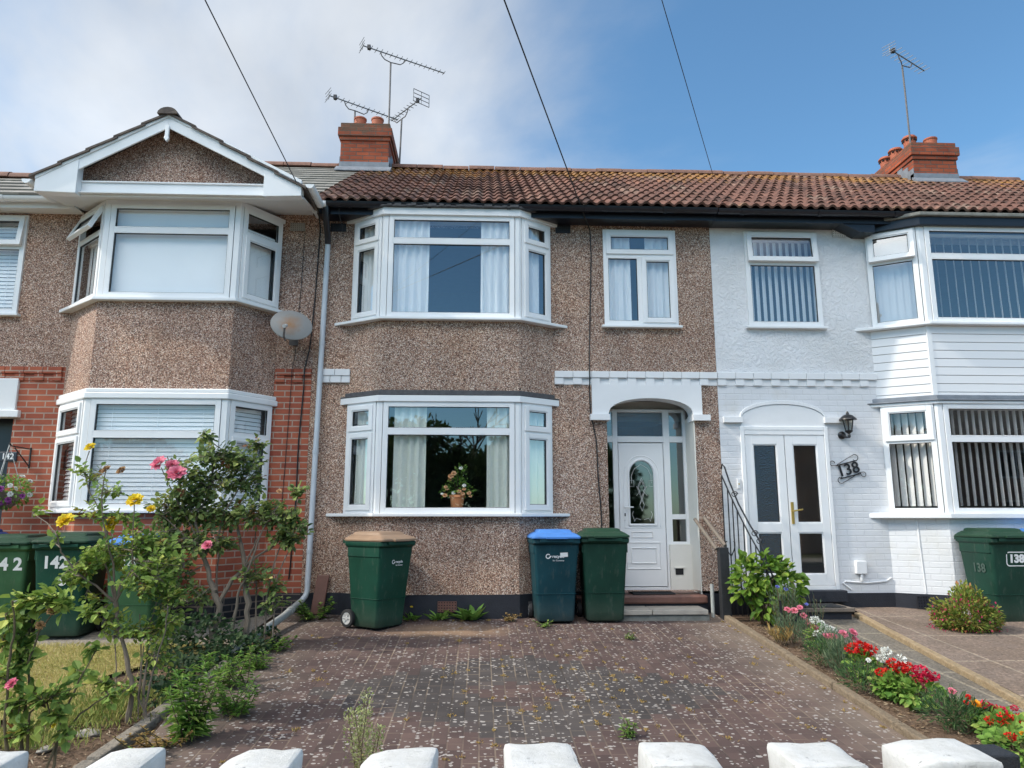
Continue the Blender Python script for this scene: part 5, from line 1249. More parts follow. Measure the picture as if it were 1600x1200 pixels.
# ------------------------------------------------------------------ plants
RR = random.Random(21)
def rvec(r=RR):
    while True:
        v = Vector((r.uniform(-1, 1), r.uniform(-1, 1), r.uniform(-1, 1)))
        if .05 < v.length < 1: return v.normalized()
class Leaves(MB):
    def __init__(s): super().__init__(); s.r = []
    def leaf(s, p, d, up, l, w, val, fold=.25, droop=.15, narrow=False):
        d = d.normalized(); sd = d.cross(up)
        sd = sd.normalized() if sd.length > 1e-4 else d.orthogonal().normalized()
        n = sd.cross(d); o = len(s.v)
        if narrow:
            s.v += [tuple(p - sd * w * .3), tuple(p + sd * w * .3), tuple(p + d * l * .55 + sd * w * .5 - n * droop * l * .2), tuple(p + d * l - n * droop * l), tuple(p + d * l * .55 - sd * w * .5 - n * droop * l * .2)]
            s.f.append([o, o + 1, o + 2, o + 3, o + 4]); k = 1
        else:
            a = p + d * l * .3; b = p + d * l * .68 - n * droop * l * .4; t = p + d * l - n * droop * l
            s.v += [tuple(p), tuple(a + sd * w * .48 + n * fold * w), tuple(b + sd * w * .42 + n * fold * w), tuple(t), tuple(b - sd * w * .42 + n * fold * w), tuple(a - sd * w * .48 + n * fold * w)]
            s.f += [[o, o + 1, o + 2, o + 3], [o, o + 3, o + 4, o + 5]]; k = 2
        s.mi += [0] * k; s.sm += [False] * k; s.r += [val] * k
    def done(s, name, mat, parent=None): return s.build(name, mat, parent, rnd=s.r)
def ellip(c, r, shell=.35, rr=RR):
    v = rvec(rr); k = (rr.uniform(shell ** 3, 1)) ** (1 / 3); return Vector((c[0] + v.x * r[0] * k, c[1] + v.y * r[1] * k, c[2] + v.z * r[2] * k)), v
def rose_flower(p, rad, mat, parent, seed=0, face=(0, -.7, .6)):
    rr = random.Random(seed); L = Leaves(); up = Vector(face).normalized(); a0 = up.orthogonal().normalized(); b0 = up.cross(a0)
    for ringi, (n, rr_, tilt, ln) in enumerate(((9, .28, .15, 1.0), (8, .2, .45, .9), (7, .12, .8, .75), (6, .06, 1.15, .6), (5, .02, 1.4, .45))):
        for k in range(n):
            q = 2 * math.pi * (k + rr.uniform(-.25, .25) + ringi * .5) / n; dr = a0 * math.cos(q) + b0 * math.sin(q)
            d = dr * math.cos(tilt) + up * math.sin(tilt); L.leaf(Vector(p) + dr * rad * rr_, d, up * math.cos(tilt) - dr * math.sin(tilt), rad * ln, rad * .85 * ln, rr.random(), .12, .3 * rr.uniform(-.5, 1))
    return L.done('flower', mat, parent)
def rose_bush(name, label, stems, clusters, flowers, lmat, smat, lsize, seed, base):
    t = thing(name, label, 'rose bush', base); B = Vector(base); rr = random.Random(seed)
    pts = []
    for i, (ln, rad) in enumerate(stems):
        m = MB(); P = [Vector(p) - B for p in ln]; Q = []; RD = []
        for j in range(len(P) - 1):
            for k in range(4):
                f = k / 4; q = P[j].lerp(P[j + 1], f) + (rvec(rr) * rad[j] * .45 if (j or k) else Vector()); Q.append(q); RD.append((rad[j] + (rad[j + 1] - rad[j]) * f) * rr.uniform(.85, 1.18) * .78)
        Q.append(P[-1]); RD.append(rad[-1]); m.tube(Q, RD, 7); m.build('stem', smat, t); pts += Q[len(Q) // 3:]
    L = Leaves(); tw = MB()
    for c, r, n in clusters:
        cc = Vector(c) - B; near = min(pts, key=lambda q: (q - cc).length)
        sub = []
        for k in range(max(1, n // 9)):
            e, _ = ellip(cc, r, 0, rr); mid = near.lerp(e, .5) + rvec(rr) * .03; tw.tube([near, mid, e], [.0045, .0035, .002], 5, cap=False); sub += [mid, e, near.lerp(mid, .7)]
        for k in range(int(n * (1.35 if lmat == 'leaf_rose' else 1.9))):
            e, v = ellip(cc, r, .1, rr); src = min(sub, key=lambda q: (q - e).length)
            d = (e - src); d = (d.normalized() if d.length > .01 else v) + v * .5 + Vector((0, -.15, .05)); d.normalize()
            if (e - src).length < .16: tw.tube([src, e], [.0022, .0014], 4, cap=False)
            up = (Vector((-.25, -.3, 1)) + rvec(rr) * .75).normalized(); val = min(1, max(0, rr.gauss(.42, .26))); s = lsize * rr.uniform(.7, 1.2)
            sd = d.cross(up); sd = sd.normalized() if sd.length > .01 else d.orthogonal()
            L.leaf(e, d, up, s, s * .72, val, .12, rr.uniform(0, .4))
            for q in range(1, 3 if rr.random() < .6 else 2):
                for sg in (-1, 1):
                    L.leaf(e - d * s * .55 * q, (d * .35 + sd * sg + rvec(rr) * .2), up, s * (.95 - .12 * q), s * .62, min(1, max(0, val + rr.uniform(-.12, .12))), .12, rr.uniform(0, .4))
    L.done('foliage', lmat, t); tw.build('twig', smat, t)['kind'] = 'stuff'
    for i, (p, rad, mat) in enumerate(flowers): rose_flower(Vector(p) - B, rad * .95, mat, t, i + seed, (rr.uniform(-.4, .4), -.7, .6))
    return t
r1_stems = [([(-2.45, 5.5, 0.18),(-2.44, 5.5, 0.39),(-2.47, 5.5, 0.51),(-2.57, 5.5, 0.8),(-2.61, 5.5, 0.99)], (0.026, 0.022, 0.02, 0.018, 0.018)),([(-2.61, 5.5, 0.99),(-2.73, 5.44, 1.11),(-2.84, 5.38, 1.21),(-2.93, 5.32, 1.35),(-2.94, 5.26, 1.47)], (0.012, 0.009, 0.008, 0.006, 0.005)),([(-2.61, 5.5, 0.99),(-2.73, 5.54, 1.26),(-2.76, 5.58, 1.53),(-2.93, 5.62, 1.77),(-3.02, 5.66, 1.94),(-3.01, 5.7, 2.09)], (0.012, 0.008, 0.007, 0.006, 0.005, 0.004)),([(-2.61, 5.5, 0.99),(-2.64, 5.47, 1.26),(-2.73, 5.44, 1.58),(-2.74, 5.41, 1.76),(-2.71, 5.38, 1.92)], (0.01, 0.008, 0.006, 0.005, 0.004)),([(-2.61, 5.5, 0.99),(-2.59, 5.55, 1.17),(-2.49, 5.6, 1.26),(-2.44, 5.65, 1.35),(-2.37, 5.7, 1.45)], (0.012, 0.009, 0.007, 0.006, 0.004)),([(-2.61, 5.5, 0.99),(-2.49, 5.44, 1.22),(-2.48, 5.38, 1.49),(-2.46, 5.32, 1.69)], (0.01, 0.007, 0.005, 0.004)),([(-2.61, 5.5, 0.99),(-2.69, 5.58, 1.26),(-2.77, 5.66, 1.52)], (0.008, 0.006, 0.004)),([(-2.33, 5.5, 0.2),(-2.38, 5.53, 0.4),(-2.38, 5.56, 0.63),(-2.4, 5.59, 0.8),(-2.37, 5.62, 0.98)], (0.016, 0.014, 0.008, 0.007, 0.005)),([(-2.35, 5.5, 0.2),(-2.29, 5.46, 0.52),(-2.21, 5.42, 0.81),(-2.19, 5.38, 0.96)], (0.011, 0.008, 0.006, 0.004)),([(-2.38, 5.5, 0.2),(-2.41, 5.55, 0.46),(-2.45, 5.6, 0.71),(-2.5, 5.65, 0.89)], (0.009, 0.007, 0.006, 0.004)),([(-2.32, 5.5, 0.21),(-2.38, 5.47, 0.35),(-2.36, 5.44, 0.7)], (0.009, 0.006, 0.004)),([(-2.55, 5.5, 0.35),(-2.57, 5.52, 0.55),(-2.62, 5.54, 0.79)], (0.006, 0.005, 0.004))]
r1_leaf = [((-2.80, 5.4, 1.27),(0.11, 0.117, 0.09), 28),((-3.02, 5.4, 1.44),(0.05, 0.05, 0.03), 4),((-2.3, 5.55, .62),(0.12, 0.12, 0.1), 16),((-2.62, 5.5, .85),(0.1, 0.1, 0.1), 14),((-2.9, 5.5, 1.17),(0.122, 0.114, 0.107), 30),((-2.76, 5.6, 1.3),(0.17, 0.158, 0.146), 40),((-2.94, 5.6, 1.91),(0.107, 0.112, 0.117), 13),((-2.74, 5.5, 1.78),(0.127, 0.107, 0.088), 14),((-2.81, 5.5, 1.63),(0.146, 0.112, 0.078), 12),((-2.62, 5.6, 1.57),(0.146, 0.107, 0.068), 12),((-2.56, 5.5, 1.4),(0.195, 0.161, 0.127), 44),((-2.42, 5.6, 1.39),(0.17, 0.146, 0.122), 40),((-2.3, 5.5, 1.26),(0.185, 0.165, 0.146), 56),((-2.4, 5.4, 1.16),(0.185, 0.17, 0.156), 52),((-2.25, 5.5, 1.06),(0.127, 0.127, 0.127), 34),((-2.75, 5.5, 0.97),(0.107, 0.122, 0.136), 24),((-2.48, 5.5, 0.8),(0.127, 0.107, 0.088), 18),((-2.32, 5.55, 0.79),(0.136, 0.127, 0.117), 28),((-2.22, 5.5, 0.88),(0.107, 0.102, 0.097), 20),((-2.47, 5.5, 0.4),(0.127, 0.092, 0.058), 14),((-2.53, 5.4, 0.39),(0.097, 0.083, 0.068), 10),((-3.16, 5.4, 1.63),(0.049, 0.054, 0.058), 3)]
r1_fl = [((-3.01, 5.7, 2.12), 0.04, 'p_yellow'),((-2.47, 5.35, 1.71), 0.055, 'p_yellow'),((-2.74, 5.6, 1.54), 0.06, 'p_yellow'),((-2.86, 5.2, 1.57), 0.055, 'p_yellow'),((-2.72, 5.4, 1.93), 0.035, 'p_brown'),((-2.66, 5.5, 1.93), 0.035, 'p_brown'),((-2.42, 5.5, 1.65), 0.03, 'p_yellow')]
r2_stems = [([(-2.59, 7.45, 0.37),(-2.55, 7.45, 0.75),(-2.63, 7.45, 0.93),(-2.73, 7.45, 1.2),(-2.8, 7.45, 1.39),(-2.84, 7.45, 1.56)], (0.05, 0.042, 0.034, 0.03, 0.02, 0.014)),([(-2.55, 7.45, 0.75),(-2.45, 7.48, 0.98),(-2.28, 7.51, 1.16),(-2.06, 7.54, 1.31),(-1.92, 7.57, 1.51)], (0.03, 0.024, 0.018, 0.012, 0.008)),([(-2.28, 7.45, 0.42),(-2.27, 7.47, 0.77),(-2.33, 7.49, 1.14),(-2.43, 7.51, 1.45),(-2.49, 7.53, 1.7)], (0.04, 0.036, 0.03, 0.018, 0.01)),([(-2.4, 7.45, 0.42),(-2.36, 7.43, 0.84),(-2.25, 7.41, 1.14),(-2.18, 7.39, 1.39),(-2.06, 7.37, 1.64)], (0.02, 0.018, 0.014, 0.01, 0.006)),([(-2.09, 7.45, 0.41),(-2.09, 7.47, 0.83),(-2.05, 7.49, 1.14),(-1.95, 7.51, 1.45),(-1.86, 7.53, 1.73)], (0.012, 0.011, 0.01, 0.007, 0.005)),([(-2.84, 7.45, 1.54),(-2.74, 7.48, 1.8),(-2.71, 7.51, 2.09),(-2.67, 7.54, 2.28),(-2.84, 7.57, 2.39)], (0.014, 0.012, 0.012, 0.008, 0.005)),([(-2.79, 7.45, 1.36),(-2.95, 7.41, 1.64),(-3.08, 7.37, 1.89),(-3.16, 7.33, 2.07)], (0.012, 0.01, 0.007, 0.005)),([(-2.73, 7.45, 1.2),(-2.61, 7.47, 1.36),(-2.57, 7.49, 1.64),(-2.38, 7.51, 1.99),(-2.28, 7.53, 2.29)], (0.014, 0.012, 0.01, 0.007, 0.004)),([(-2.77, 7.45, 1.33),(-2.9, 7.41, 1.39),(-3.07, 7.37, 1.56),(-3.17, 7.33, 1.64)], (0.012, 0.008, 0.006, 0.005)),([(-2.31, 7.45, 1.14),(-2.21, 7.42, 1.36),(-2.11, 7.39, 1.54),(-2.0, 7.36, 1.7)], (0.012, 0.009, 0.007, 0.005)),([(-2.51, 7.45, 0.51),(-2.61, 7.51, 1.01),(-2.61, 7.57, 1.38),(-2.56, 7.63, 1.64)], (0.012, 0.01, 0.008, 0.005)),([(-2.01, 7.45, 0.41),(-2.01, 7.48, 1.01),(-1.91, 7.51, 1.26),(-1.81, 7.54, 1.42)], (0.009, 0.008, 0.007, 0.005)),([(-2.8, 7.45, 1.38),(-2.69, 7.4, 1.29),(-2.68, 7.35, 1.32)], (0.006, 0.004, 0.004)),([(-2.17, 7.45, 0.41),(-2.22, 7.53, 0.89),(-2.29, 7.61, 1.26),(-2.31, 7.69, 1.51)], (0.012, 0.01, 0.008, 0.005))]
r2_leaf = [((-3.1, 7.4, 1.15),(.3, .25, .2), 60),((-2.2, 7.5, 1.0),(.2, .2, .15), 22),((-2.75, 7.45, 1.35),(.3, .2, .15), 40),((-2.0, 7.5, .75),(.15, .2, .12), 12),((-2.79, 7.45, 2.38),(0.079, 0.079, 0.079), 10),((-2.69, 7.45, 2.2),(0.251, 0.191, 0.132), 52),((-2.47, 7.55, 2.14),(0.264, 0.204, 0.145), 50),((-2.3, 7.55, 2.32),(0.119, 0.102, 0.086), 14),((-2.93, 7.35, 2.04),(0.211, 0.185, 0.158), 40),((-2.89, 7.45, 1.86),(0.237, 0.198, 0.158), 54),((-2.65, 7.55, 1.93),(0.264, 0.204, 0.145), 46),((-2.32, 7.55, 1.9),(0.158, 0.152, 0.145), 26),((-3.11, 7.45, 1.67),(0.198, 0.185, 0.171), 44),((-2.91, 7.55, 1.64),(0.264, 0.218, 0.171), 60),((-2.62, 7.55, 1.61),(0.277, 0.218, 0.158), 58),((-2.28, 7.45, 1.64),(0.224, 0.191, 0.158), 46),((-2.02, 7.45, 1.6),(0.224, 0.185, 0.145), 58),((-1.87, 7.45, 1.44),(0.171, 0.145, 0.119), 40),((-1.96, 7.45, 1.36),(0.145, 0.119, 0.092), 20),((-3.13, 7.45, 1.36),(0.185, 0.191, 0.198), 50),((-2.99, 7.55, 1.37),(0.171, 0.158, 0.145), 32),((-1.84, 7.45, 1.84),(0.079, 0.079, 0.079), 12),((-3.01, 7.45, 1.02),(0.198, 0.198, 0.198), 30),((-2.81, 7.45, 0.84),(0.198, 0.165, 0.132), 22),((-2.01, 7.45, 0.92),(0.119, 0.099, 0.079), 10),((-2.54, 7.45, 1.33),(0.145, 0.119, 0.092), 14)]
r2_fl = [((-3.11, 7.15, 2.1), 0.075, 'p_pink'),((-3.02, 7.25, 2.09), 0.062, 'p_pink'),((-2.89, 7.05, 2.0), 0.082, 'p_pink'),((-2.63, 7.25, 1.32), 0.05, 'p_pink'),((-2.0, 7.35, 1.84), 0.026, 'p_apricot')]
r3_stems = [([(-2.28, 4.0, 0.26),(-2.31, 4.02, 0.5),(-2.31, 4.04, 0.73),(-2.36, 4.06, 0.93),(-2.35, 4.08, 1.12)], (0.014, 0.01, 0.008, 0.007, 0.005)),([(-2.31, 4.0, 0.26),(-2.37, 3.97, 0.58),(-2.37, 3.94, 0.86),(-2.34, 3.91, 1.05),(-2.35, 3.88, 1.18)], (0.014, 0.01, 0.008, 0.006, 0.005)),([(-2.14, 4.0, 0.26),(-2.15, 4.05, 0.39),(-2.17, 4.1, 0.54),(-2.12, 4.15, 0.74),(-2.07, 4.2, 0.89)], (0.011, 0.009, 0.008, 0.006, 0.004)),([(-2.25, 4.0, 0.26),(-2.27, 4.0, 0.51),(-2.27, 4.0, 0.62),(-2.17, 4.0, 0.69)], (0.01, 0.008, 0.006, 0.004)),([(-2.19, 4.0, 0.26),(-2.15, 4.05, 0.46),(-2.07, 4.1, 0.59),(-1.96, 4.15, 0.67)], (0.008, 0.007, 0.006, 0.004)),([(-2.31, 4.0, 0.85),(-2.26, 3.98, 1.01),(-2.18, 3.96, 1.13)], (0.007, 0.006, 0.004))]
r3_leaf = [((-2.36, 4.0, 1.16),(0.106, 0.078, 0.05), 15),((-2.23, 4.0, 1.17),(0.099, 0.078, 0.057), 17),((-2.16, 4.0, 1.13),(0.042, 0.042, 0.042), 6),((-2.39, 4.0, 1.07),(0.085, 0.081, 0.078), 14),((-2.35, 4.05, 0.96),(0.078, 0.071, 0.064), 11),((-2.41, 4.0, 0.97),(0.064, 0.067, 0.071), 9),((-2.34, 4.0, 0.86),(0.085, 0.078, 0.071), 14),((-2.4, 4.0, 0.8),(0.064, 0.074, 0.085), 12),((-2.37, 4.0, 0.65),(0.085, 0.085, 0.085), 13),((-2.24, 4.0, 0.71),(0.106, 0.081, 0.057), 12),((-2.13, 4.0, 0.71),(0.078, 0.067, 0.057), 10),((-2.08, 4.0, 0.52),(0.057, 0.05, 0.042), 6),((-2.16, 4.0, 0.6),(0.078, 0.064, 0.05), 8),((-2.09, 4.2, 0.88),(0.05, 0.039, 0.028), 4),((-2.17, 4.2, 0.77),(0.057, 0.046, 0.035), 5),((-2.3, 4.0, 0.54),(0.078, 0.067, 0.057), 9),((-2.01, 4.2, 0.72),(0.057, 0.05, 0.042), 6)]
r3_fl = [((-2.32, 3.9, 0.78), 0.028, 'p_pink'),((-2.39, 4.0, 1.0), 0.02, 'p_white'),((-2.4, 4.0, 1.15), 0.02, 'p_white'),((-2.24, 3.95, 1.05), 0.022, 'p_brown'),((-2.19, 3.95, 1.12), 0.022, 'p_brown'),((-2.12, 3.95, 0.57), 0.012, 'p_yellow')]
bed = [('carnation', (3.18, 7.55, 0.331), 0.29, 0.31, [((3.13, 7.53, 0.66), 0.047, 'p_rosepink'),((3.2, 7.53, 0.65), 0.053, 'p_rosepink'),((3.26, 7.53, 0.68), 0.04, 'p_pink'),((3.29, 7.53, 0.6), 0.047, 'p_rosepink'),((3.32, 7.53, 0.54), 0.053, 'p_rosepink')]),('carnation', (3.3, 7.41, 0.322), 0.26, 0.26, [((3.32, 7.39, 0.51), 0.052, 'p_rosepink'),((3.37, 7.39, 0.48), 0.046, 'p_pink'),((3.41, 7.39, 0.55), 0.039, 'p_white')]),('white', (3.31, 7.29, 0.313), 0.24, 0.19, [((3.29, 7.27, 0.59), 0.052, 'p_white'),((3.39, 7.27, 0.5), 0.065, 'p_white'),((3.44, 7.27, 0.49), 0.058, 'p_white'),((3.3, 7.27, 0.46), 0.045, 'p_white')]),('carnation', (3.36, 7.12, 0.301), 0.22, 0.21, [((3.31, 7.1, 0.47), 0.044, 'p_pink'),((3.36, 7.1, 0.47), 0.044, 'p_rosepink'),((3.4, 7.1, 0.46), 0.038, 'p_pink')]),('feather', (3.09, 6.74, 0.273), 0.22, 0.25, []),('carnation', (3.32, 6.73, 0.272), 0.28, 0.23, [((3.29, 6.71, 0.55), 0.054, 'p_pink'),((3.38, 6.71, 0.56), 0.054, 'p_pink'),((3.39, 6.71, 0.5), 0.048, 'p_pink'),((3.4, 6.71, 0.45), 0.036, 'p_purple')]),('grassy', (3.13, 6.44, 0.252), 0.26, 0.21, []),('geranium', (3.23, 6.31, 0.242), 0.23, 0.22, [((3.15, 6.29, 0.49), 0.061, 'p_red'),((3.23, 6.29, 0.5), 0.067, 'p_red'),((3.3, 6.29, 0.48), 0.061, 'p_red'),((3.27, 6.29, 0.44), 0.05, 'p_red')]),('feather', (3.05, 6.0, 0.22), 0.22, 0.29, [((3.12, 5.98, 0.46), 0.027, 'p_white')]),('white', (3.35, 6.16, 0.232), 0.17, 0.19, [((3.36, 6.14, 0.49), 0.049, 'p_white'),((3.32, 6.14, 0.44), 0.049, 'p_white'),((3.47, 6.14, 0.42), 0.06, 'p_white')]),('geranium', (3.21, 5.87, 0.211), 0.16, 0.2, [((3.14, 5.85, 0.39), 0.042, 'p_red'),((3.19, 5.85, 0.39), 0.042, 'p_red')]),('geranium', (3.27, 5.81, 0.206), 0.2, 0.24, [((3.21, 5.79, 0.47), 0.051, 'p_red'),((3.27, 5.79, 0.43), 0.062, 'p_red'),((3.33, 5.79, 0.44), 0.046, 'p_red')]),('geranium', (3.31, 5.62, 0.192), 0.19, 0.25, [((3.31, 5.6, 0.45), 0.06, 'p_cerise'),((3.28, 5.6, 0.4), 0.05, 'p_cerise'),((3.36, 5.6, 0.39), 0.06, 'p_cerise'),((3.41, 5.6, 0.41), 0.045, 'p_cerise'),((3.32, 5.6, 0.34), 0.035, 'p_rosepink')]),('feather', (3.24, 5.22, 0.164), 0.23, 0.3, [((3.29, 5.2, 0.4), 0.037, 'p_rosepink'),((3.4, 5.2, 0.36), 0.028, 'p_red')]),('marigold', (3.34, 5.16, 0.159), 0.19, 0.26, [((3.41, 5.14, 0.33), 0.041, 'p_orange'),((3.34, 5.14, 0.34), 0.023, 'p_red')]),('geranium', (3.51, 5.15, 0.159), 0.14, 0.23, [((3.47, 5.13, 0.32), 0.041, 'p_cerise'),((3.53, 5.13, 0.29), 0.041, 'p_cerise'),((3.58, 5.13, 0.28), 0.041, 'p_cerise'),((3.67, 5.13, 0.3), 0.027, 'p_cerise')]),('geranium', (3.46, 4.93, 0.143), 0.16, 0.26, [((3.34, 4.91, 0.28), 0.035, 'p_red'),((3.45, 4.91, 0.28), 0.057, 'p_red'),((3.53, 4.91, 0.28), 0.048, 'p_red'),((3.55, 4.91, 0.25), 0.039, 'p_red')]),('geranium', (3.28, 4.61, 0.12), 0.19, 0.29, [((3.24, 4.59, 0.27), 0.037, 'p_red'),((3.32, 4.59, 0.29), 0.02, 'p_orange')])]
rose_bush('rose_bush', 'tall yellow rose on a bare grey trunk at the edge of the left bed', r1_stems, r1_leaf, r1_fl, 'leaf_rose', 'bark', .052, 3, (-2.45, 5.5, .18))
rose_bush('rose_bush', 'wide pink flowered rose bush with gnarled stems before the brick bay', r2_stems, r2_leaf, r2_fl, 'leaf_rosedark', 'bark', .06, 5, (-2.7, 7.5, .33))
rose_bush('rose_bush', 'leafy rose with faded flower heads at the bottom left corner', r3_stems, r3_leaf, r3_fl, 'leaf_rose', 'stem', .062, 9, (-2.3, 4.0, .08))

def mound(name, label, cat, c, r, n, mat, ls, lw, up=.5, parent=None, kind=None, rr=None, narrow=False, loc=None, shell=.3):
    rr = rr or random.Random(hash(label) % 1000 if False else sum(map(ord, label or name))); L = Leaves()
    for k in range(n):
        e, v = ellip((0, 0, 0), r, shell, rr)
        if e.z < -r[2] * .55: e.z = -r[2] * .55 * rr.random()
        L.leaf(e + Vector(c) if loc is None else e + Vector(c), v + rvec(rr) * .8 + Vector((0, 0, .1)), Vector((-.2, -.3, 1)) * up + rvec(rr) * .6, ls * rr.uniform(.6, 1.25), lw * rr.uniform(.7, 1.2), min(1, max(0, rr.gauss(.45, .27))), .15, .2, narrow)
    o = L.done(name, mat, parent)
    if label: tag(o, label, cat, kind=kind)
    return o
# ivy heap at the foot of the pink rose
def ivy():
    rr = random.Random(8); L = Leaves()
    for (c, r, n) in (((-2.6, 7.2, .42), (.42, .4, .27), 900), ((-2.25, 7.0, .36), (.3, .35, .18), 450), ((-2.55, 6.5, .3), (.24, .35, .14), 360), ((-2.9, 7.3, .4), (.2, .25, .16), 200), ((-2.4, 6.05, .25), (.16, .3, .08), 170), ((-2.15, 7.55, .4), (.16, .4, .10), 200)):
        for k in range(n):
            e, v = ellip(c, r, .5, rr); e.z = max(e.z, gz(e.y) + .01)
            L.leaf(e, v + rvec(rr) * .8, Vector((-.2, -.4, 1)) + rvec(rr) * .6, rr.uniform(.03, .055), rr.uniform(.03, .05), min(1, max(0, rr.gauss(.4, .25))), .1, .15)
    tag(L.done('ivy', 'leaf_ivy'), 'dark ivy heaped round the foot of the pink rose and the drain pipe', 'ivy', kind='stuff')
ivy()
def upright_weed(name, label, base, h, nst, spread, ll, lw, mat, seed, tip=None, dens=34):
    rr = random.Random(seed); t = thing(name, label, 'weed', (base[0], base[1], gz(base[1]))); S = MB(); L = Leaves(); T = Leaves()
    for s in range(nst):
        a = rr.uniform(0, 6.28); b = Vector((rr.uniform(-1, 1) * spread * .3, rr.uniform(-1, 1) * spread * .3, 0)); hh = h * rr.uniform(.6, 1.0)
        e = b + Vector((math.cos(a) * spread * .5, math.sin(a) * spread * .5, hh)); S.tube([b, b.lerp(e, .5) + rvec(rr) * .01, e], [.005, .004, .002], 5)
        for k in range(dens):
            f = rr.uniform(.1, 1); q = rr.uniform(0, 6.28); L.leaf(b.lerp(e, f), Vector((math.cos(q), math.sin(q), .75 if f > .8 else .25)), Vector((0, 0, 1)), ll * rr.uniform(.6, 1.1) * (1.15 - .5 * f), lw, min(1, max(0, rr.gauss(.45, .25))), .1, rr.uniform(.1, .5), True)
        if tip:
            for k in range(90):
                f = rr.uniform(.35, 1.02); q = rr.uniform(0, 6.28); r = .045 * (1.15 - f) + .012
                T.leaf(b.lerp(e, f) + Vector((math.cos(q) * r, math.sin(q) * r, 0)), Vector((math.cos(q), math.sin(q), 1)), rvec(rr), .016, .011, rr.random(), .2, 0)
    S.build('stem', 'stem', t); L.done('foliage', mat, t)
    if tip: T.done('seed_heads', tip, t)['kind'] = 'stuff'
    return t
upright_weed('weed', 'tall bright green leafy weed standing in the left bed edge', (-1.92, 5.15), .58, 11, .28, .11, .017, 'leaf_weed', 1, dens=60)
upright_weed('weed', 'pale seeding weed growing behind the white blocks', (-.66, 4.45), .5, 8, .14, .05, .007, 'leaf_pale', 2, 'leaf_pale', 22)
upright_weed('weed', 'bushy low weed right of the tall green weed', (-1.78, 5.62), .24, 14, .28, .07, .015, 'leaf_weed', 3)
upright_weed('weed', 'loose weed by the ivy at the left edge of the drive', (-1.98, 6.3), .3, 13, .36, .07, .016, 'leaf_weed', 4)
upright_weed('weed', 'small bright weed sprouting in the paving near the bottom of the drive', (1.0, 5.1), .12, 6, .1, .05, .012, 'leaf_weed', 5, dens=16)
upright_weed('weed', 'tiny weed in the paving before the porch steps', (1.55, 7.75), .08, 5, .09, .05, .01, 'leaf_weed', 6, dens=10)
upright_weed('weed', 'ragged weed at the foot of the grey drainpipe', (-1.93, 8.8), .24, 9, .34, .08, .03, 'leaf_weed', 7)
upright_weed('weed', 'weed spilling out along the grey spout beside the drive', (-2.03, 7.35), .14, 8, .4, .06, .022, 'leaf_weed', 8)
upright_weed('weed', 'low grassy tuft on the left margin of the drive', (-1.95, 6.75), .15, 8, .2, .07, .01, 'leaf_weed', 12)
upright_weed('weed', 'dry brown weed beside the kerb of the left bed', (-2.02, 5.0), .14, 9, .3, .05, .012, 'leaf_dry', 13)
upright_weed('weed', 'small weed at the base of the blue lidded bin', (.72, 8.33), .07, 6, .22, .05, .018, 'leaf_weed', 14, dens=12)
upright_weed('weed', 'little weed at the plinth left of the blue lidded bin', (.35, 8.66), .1, 6, .24, .05, .016, 'leaf_dry', 15, dens=14)
def dock(label, c, n, s, seed):
    rr = random.Random(seed); L = Leaves()
    for k in range(n):
        q = rr.uniform(0, 6.28); d = Vector((math.cos(q), math.sin(q) * .7, rr.uniform(.35, 1.3)))
        L.leaf(Vector((c[0] + rr.uniform(-.06, .06) * s * 6, c[1] + rr.uniform(-.05, .05), gz(c[1]) + .01)), d, Vector((0, 0, 1)) + rvec(rr) * .3, s * rr.uniform(.6, 1.1), s * .27, rr.uniform(.1, .8), .12, rr.uniform(.1, .5))
    return tag(L.done('dock_weed', 'leaf_weed'), label, 'weed')
dock('broad leaved dock weed against the black plinth under the middle bay', (-.12, 8.68), 34, .24, 1)
dock('smaller dock weed left of the big one under the middle bay', (-.48, 8.7), 20, .16, 2)
dd = dock('dandelion with one yellow bud beside the tan lidded bin', (-.80, 8.68), 16, .14, 3); rose_flower((-.78, 8.62, gz(8.6) + .17), .016, 'p_yellow', dd, 4, (0, -.3, 1))
dock('single dock weed at the corner of the left bed by the blocks', (-2.0, 4.75), 12, .14, 5)

# big leaved shrub behind the black post
t = thing('hydrangea_shrub', 'bright green broad leaved shrub behind the black timber post', 'shrub', (3.32, 8.5, .4))
rr = random.Random(31); L = Leaves(); S = MB()
for (c, r, n) in (((-.22, 0, .48), (.14, .16, .26), 120), ((.02, 0, .52), (.22, .2, .24), 190), ((.25, .02, .42), (.18, .18, .22), 140), ((-.05, -.08, .25), (.18, .15, .2), 70), ((-.3, -.02, .38), (.12, .1, .16), 30)):
    for k in range(n):
        e, v = ellip(c, r, .35, rr); L.leaf(e, v + Vector((0, -.4, -.1)) + rvec(rr) * .5, Vector((-.3, -.5, 1)) + rvec(rr) * .4, rr.uniform(.07, .125), rr.uniform(.05, .085), min(1, max(0, rr.gauss(.45, .28))), .12, rr.uniform(.1, .4))
    for k in range(4): S.tube([(c[0] * .3, 0, 0), (c[0] * .7 + rr.uniform(-.05, .05), rr.uniform(-.08, .08), c[2] * .6), (c[0] + rr.uniform(-.1, .1), c[1] + rr.uniform(-.1, .1), c[2])], [.009, .007, .004], 5)
L.done('foliage', 'leaf_bright', t); S.build('stem', 'stem', t)

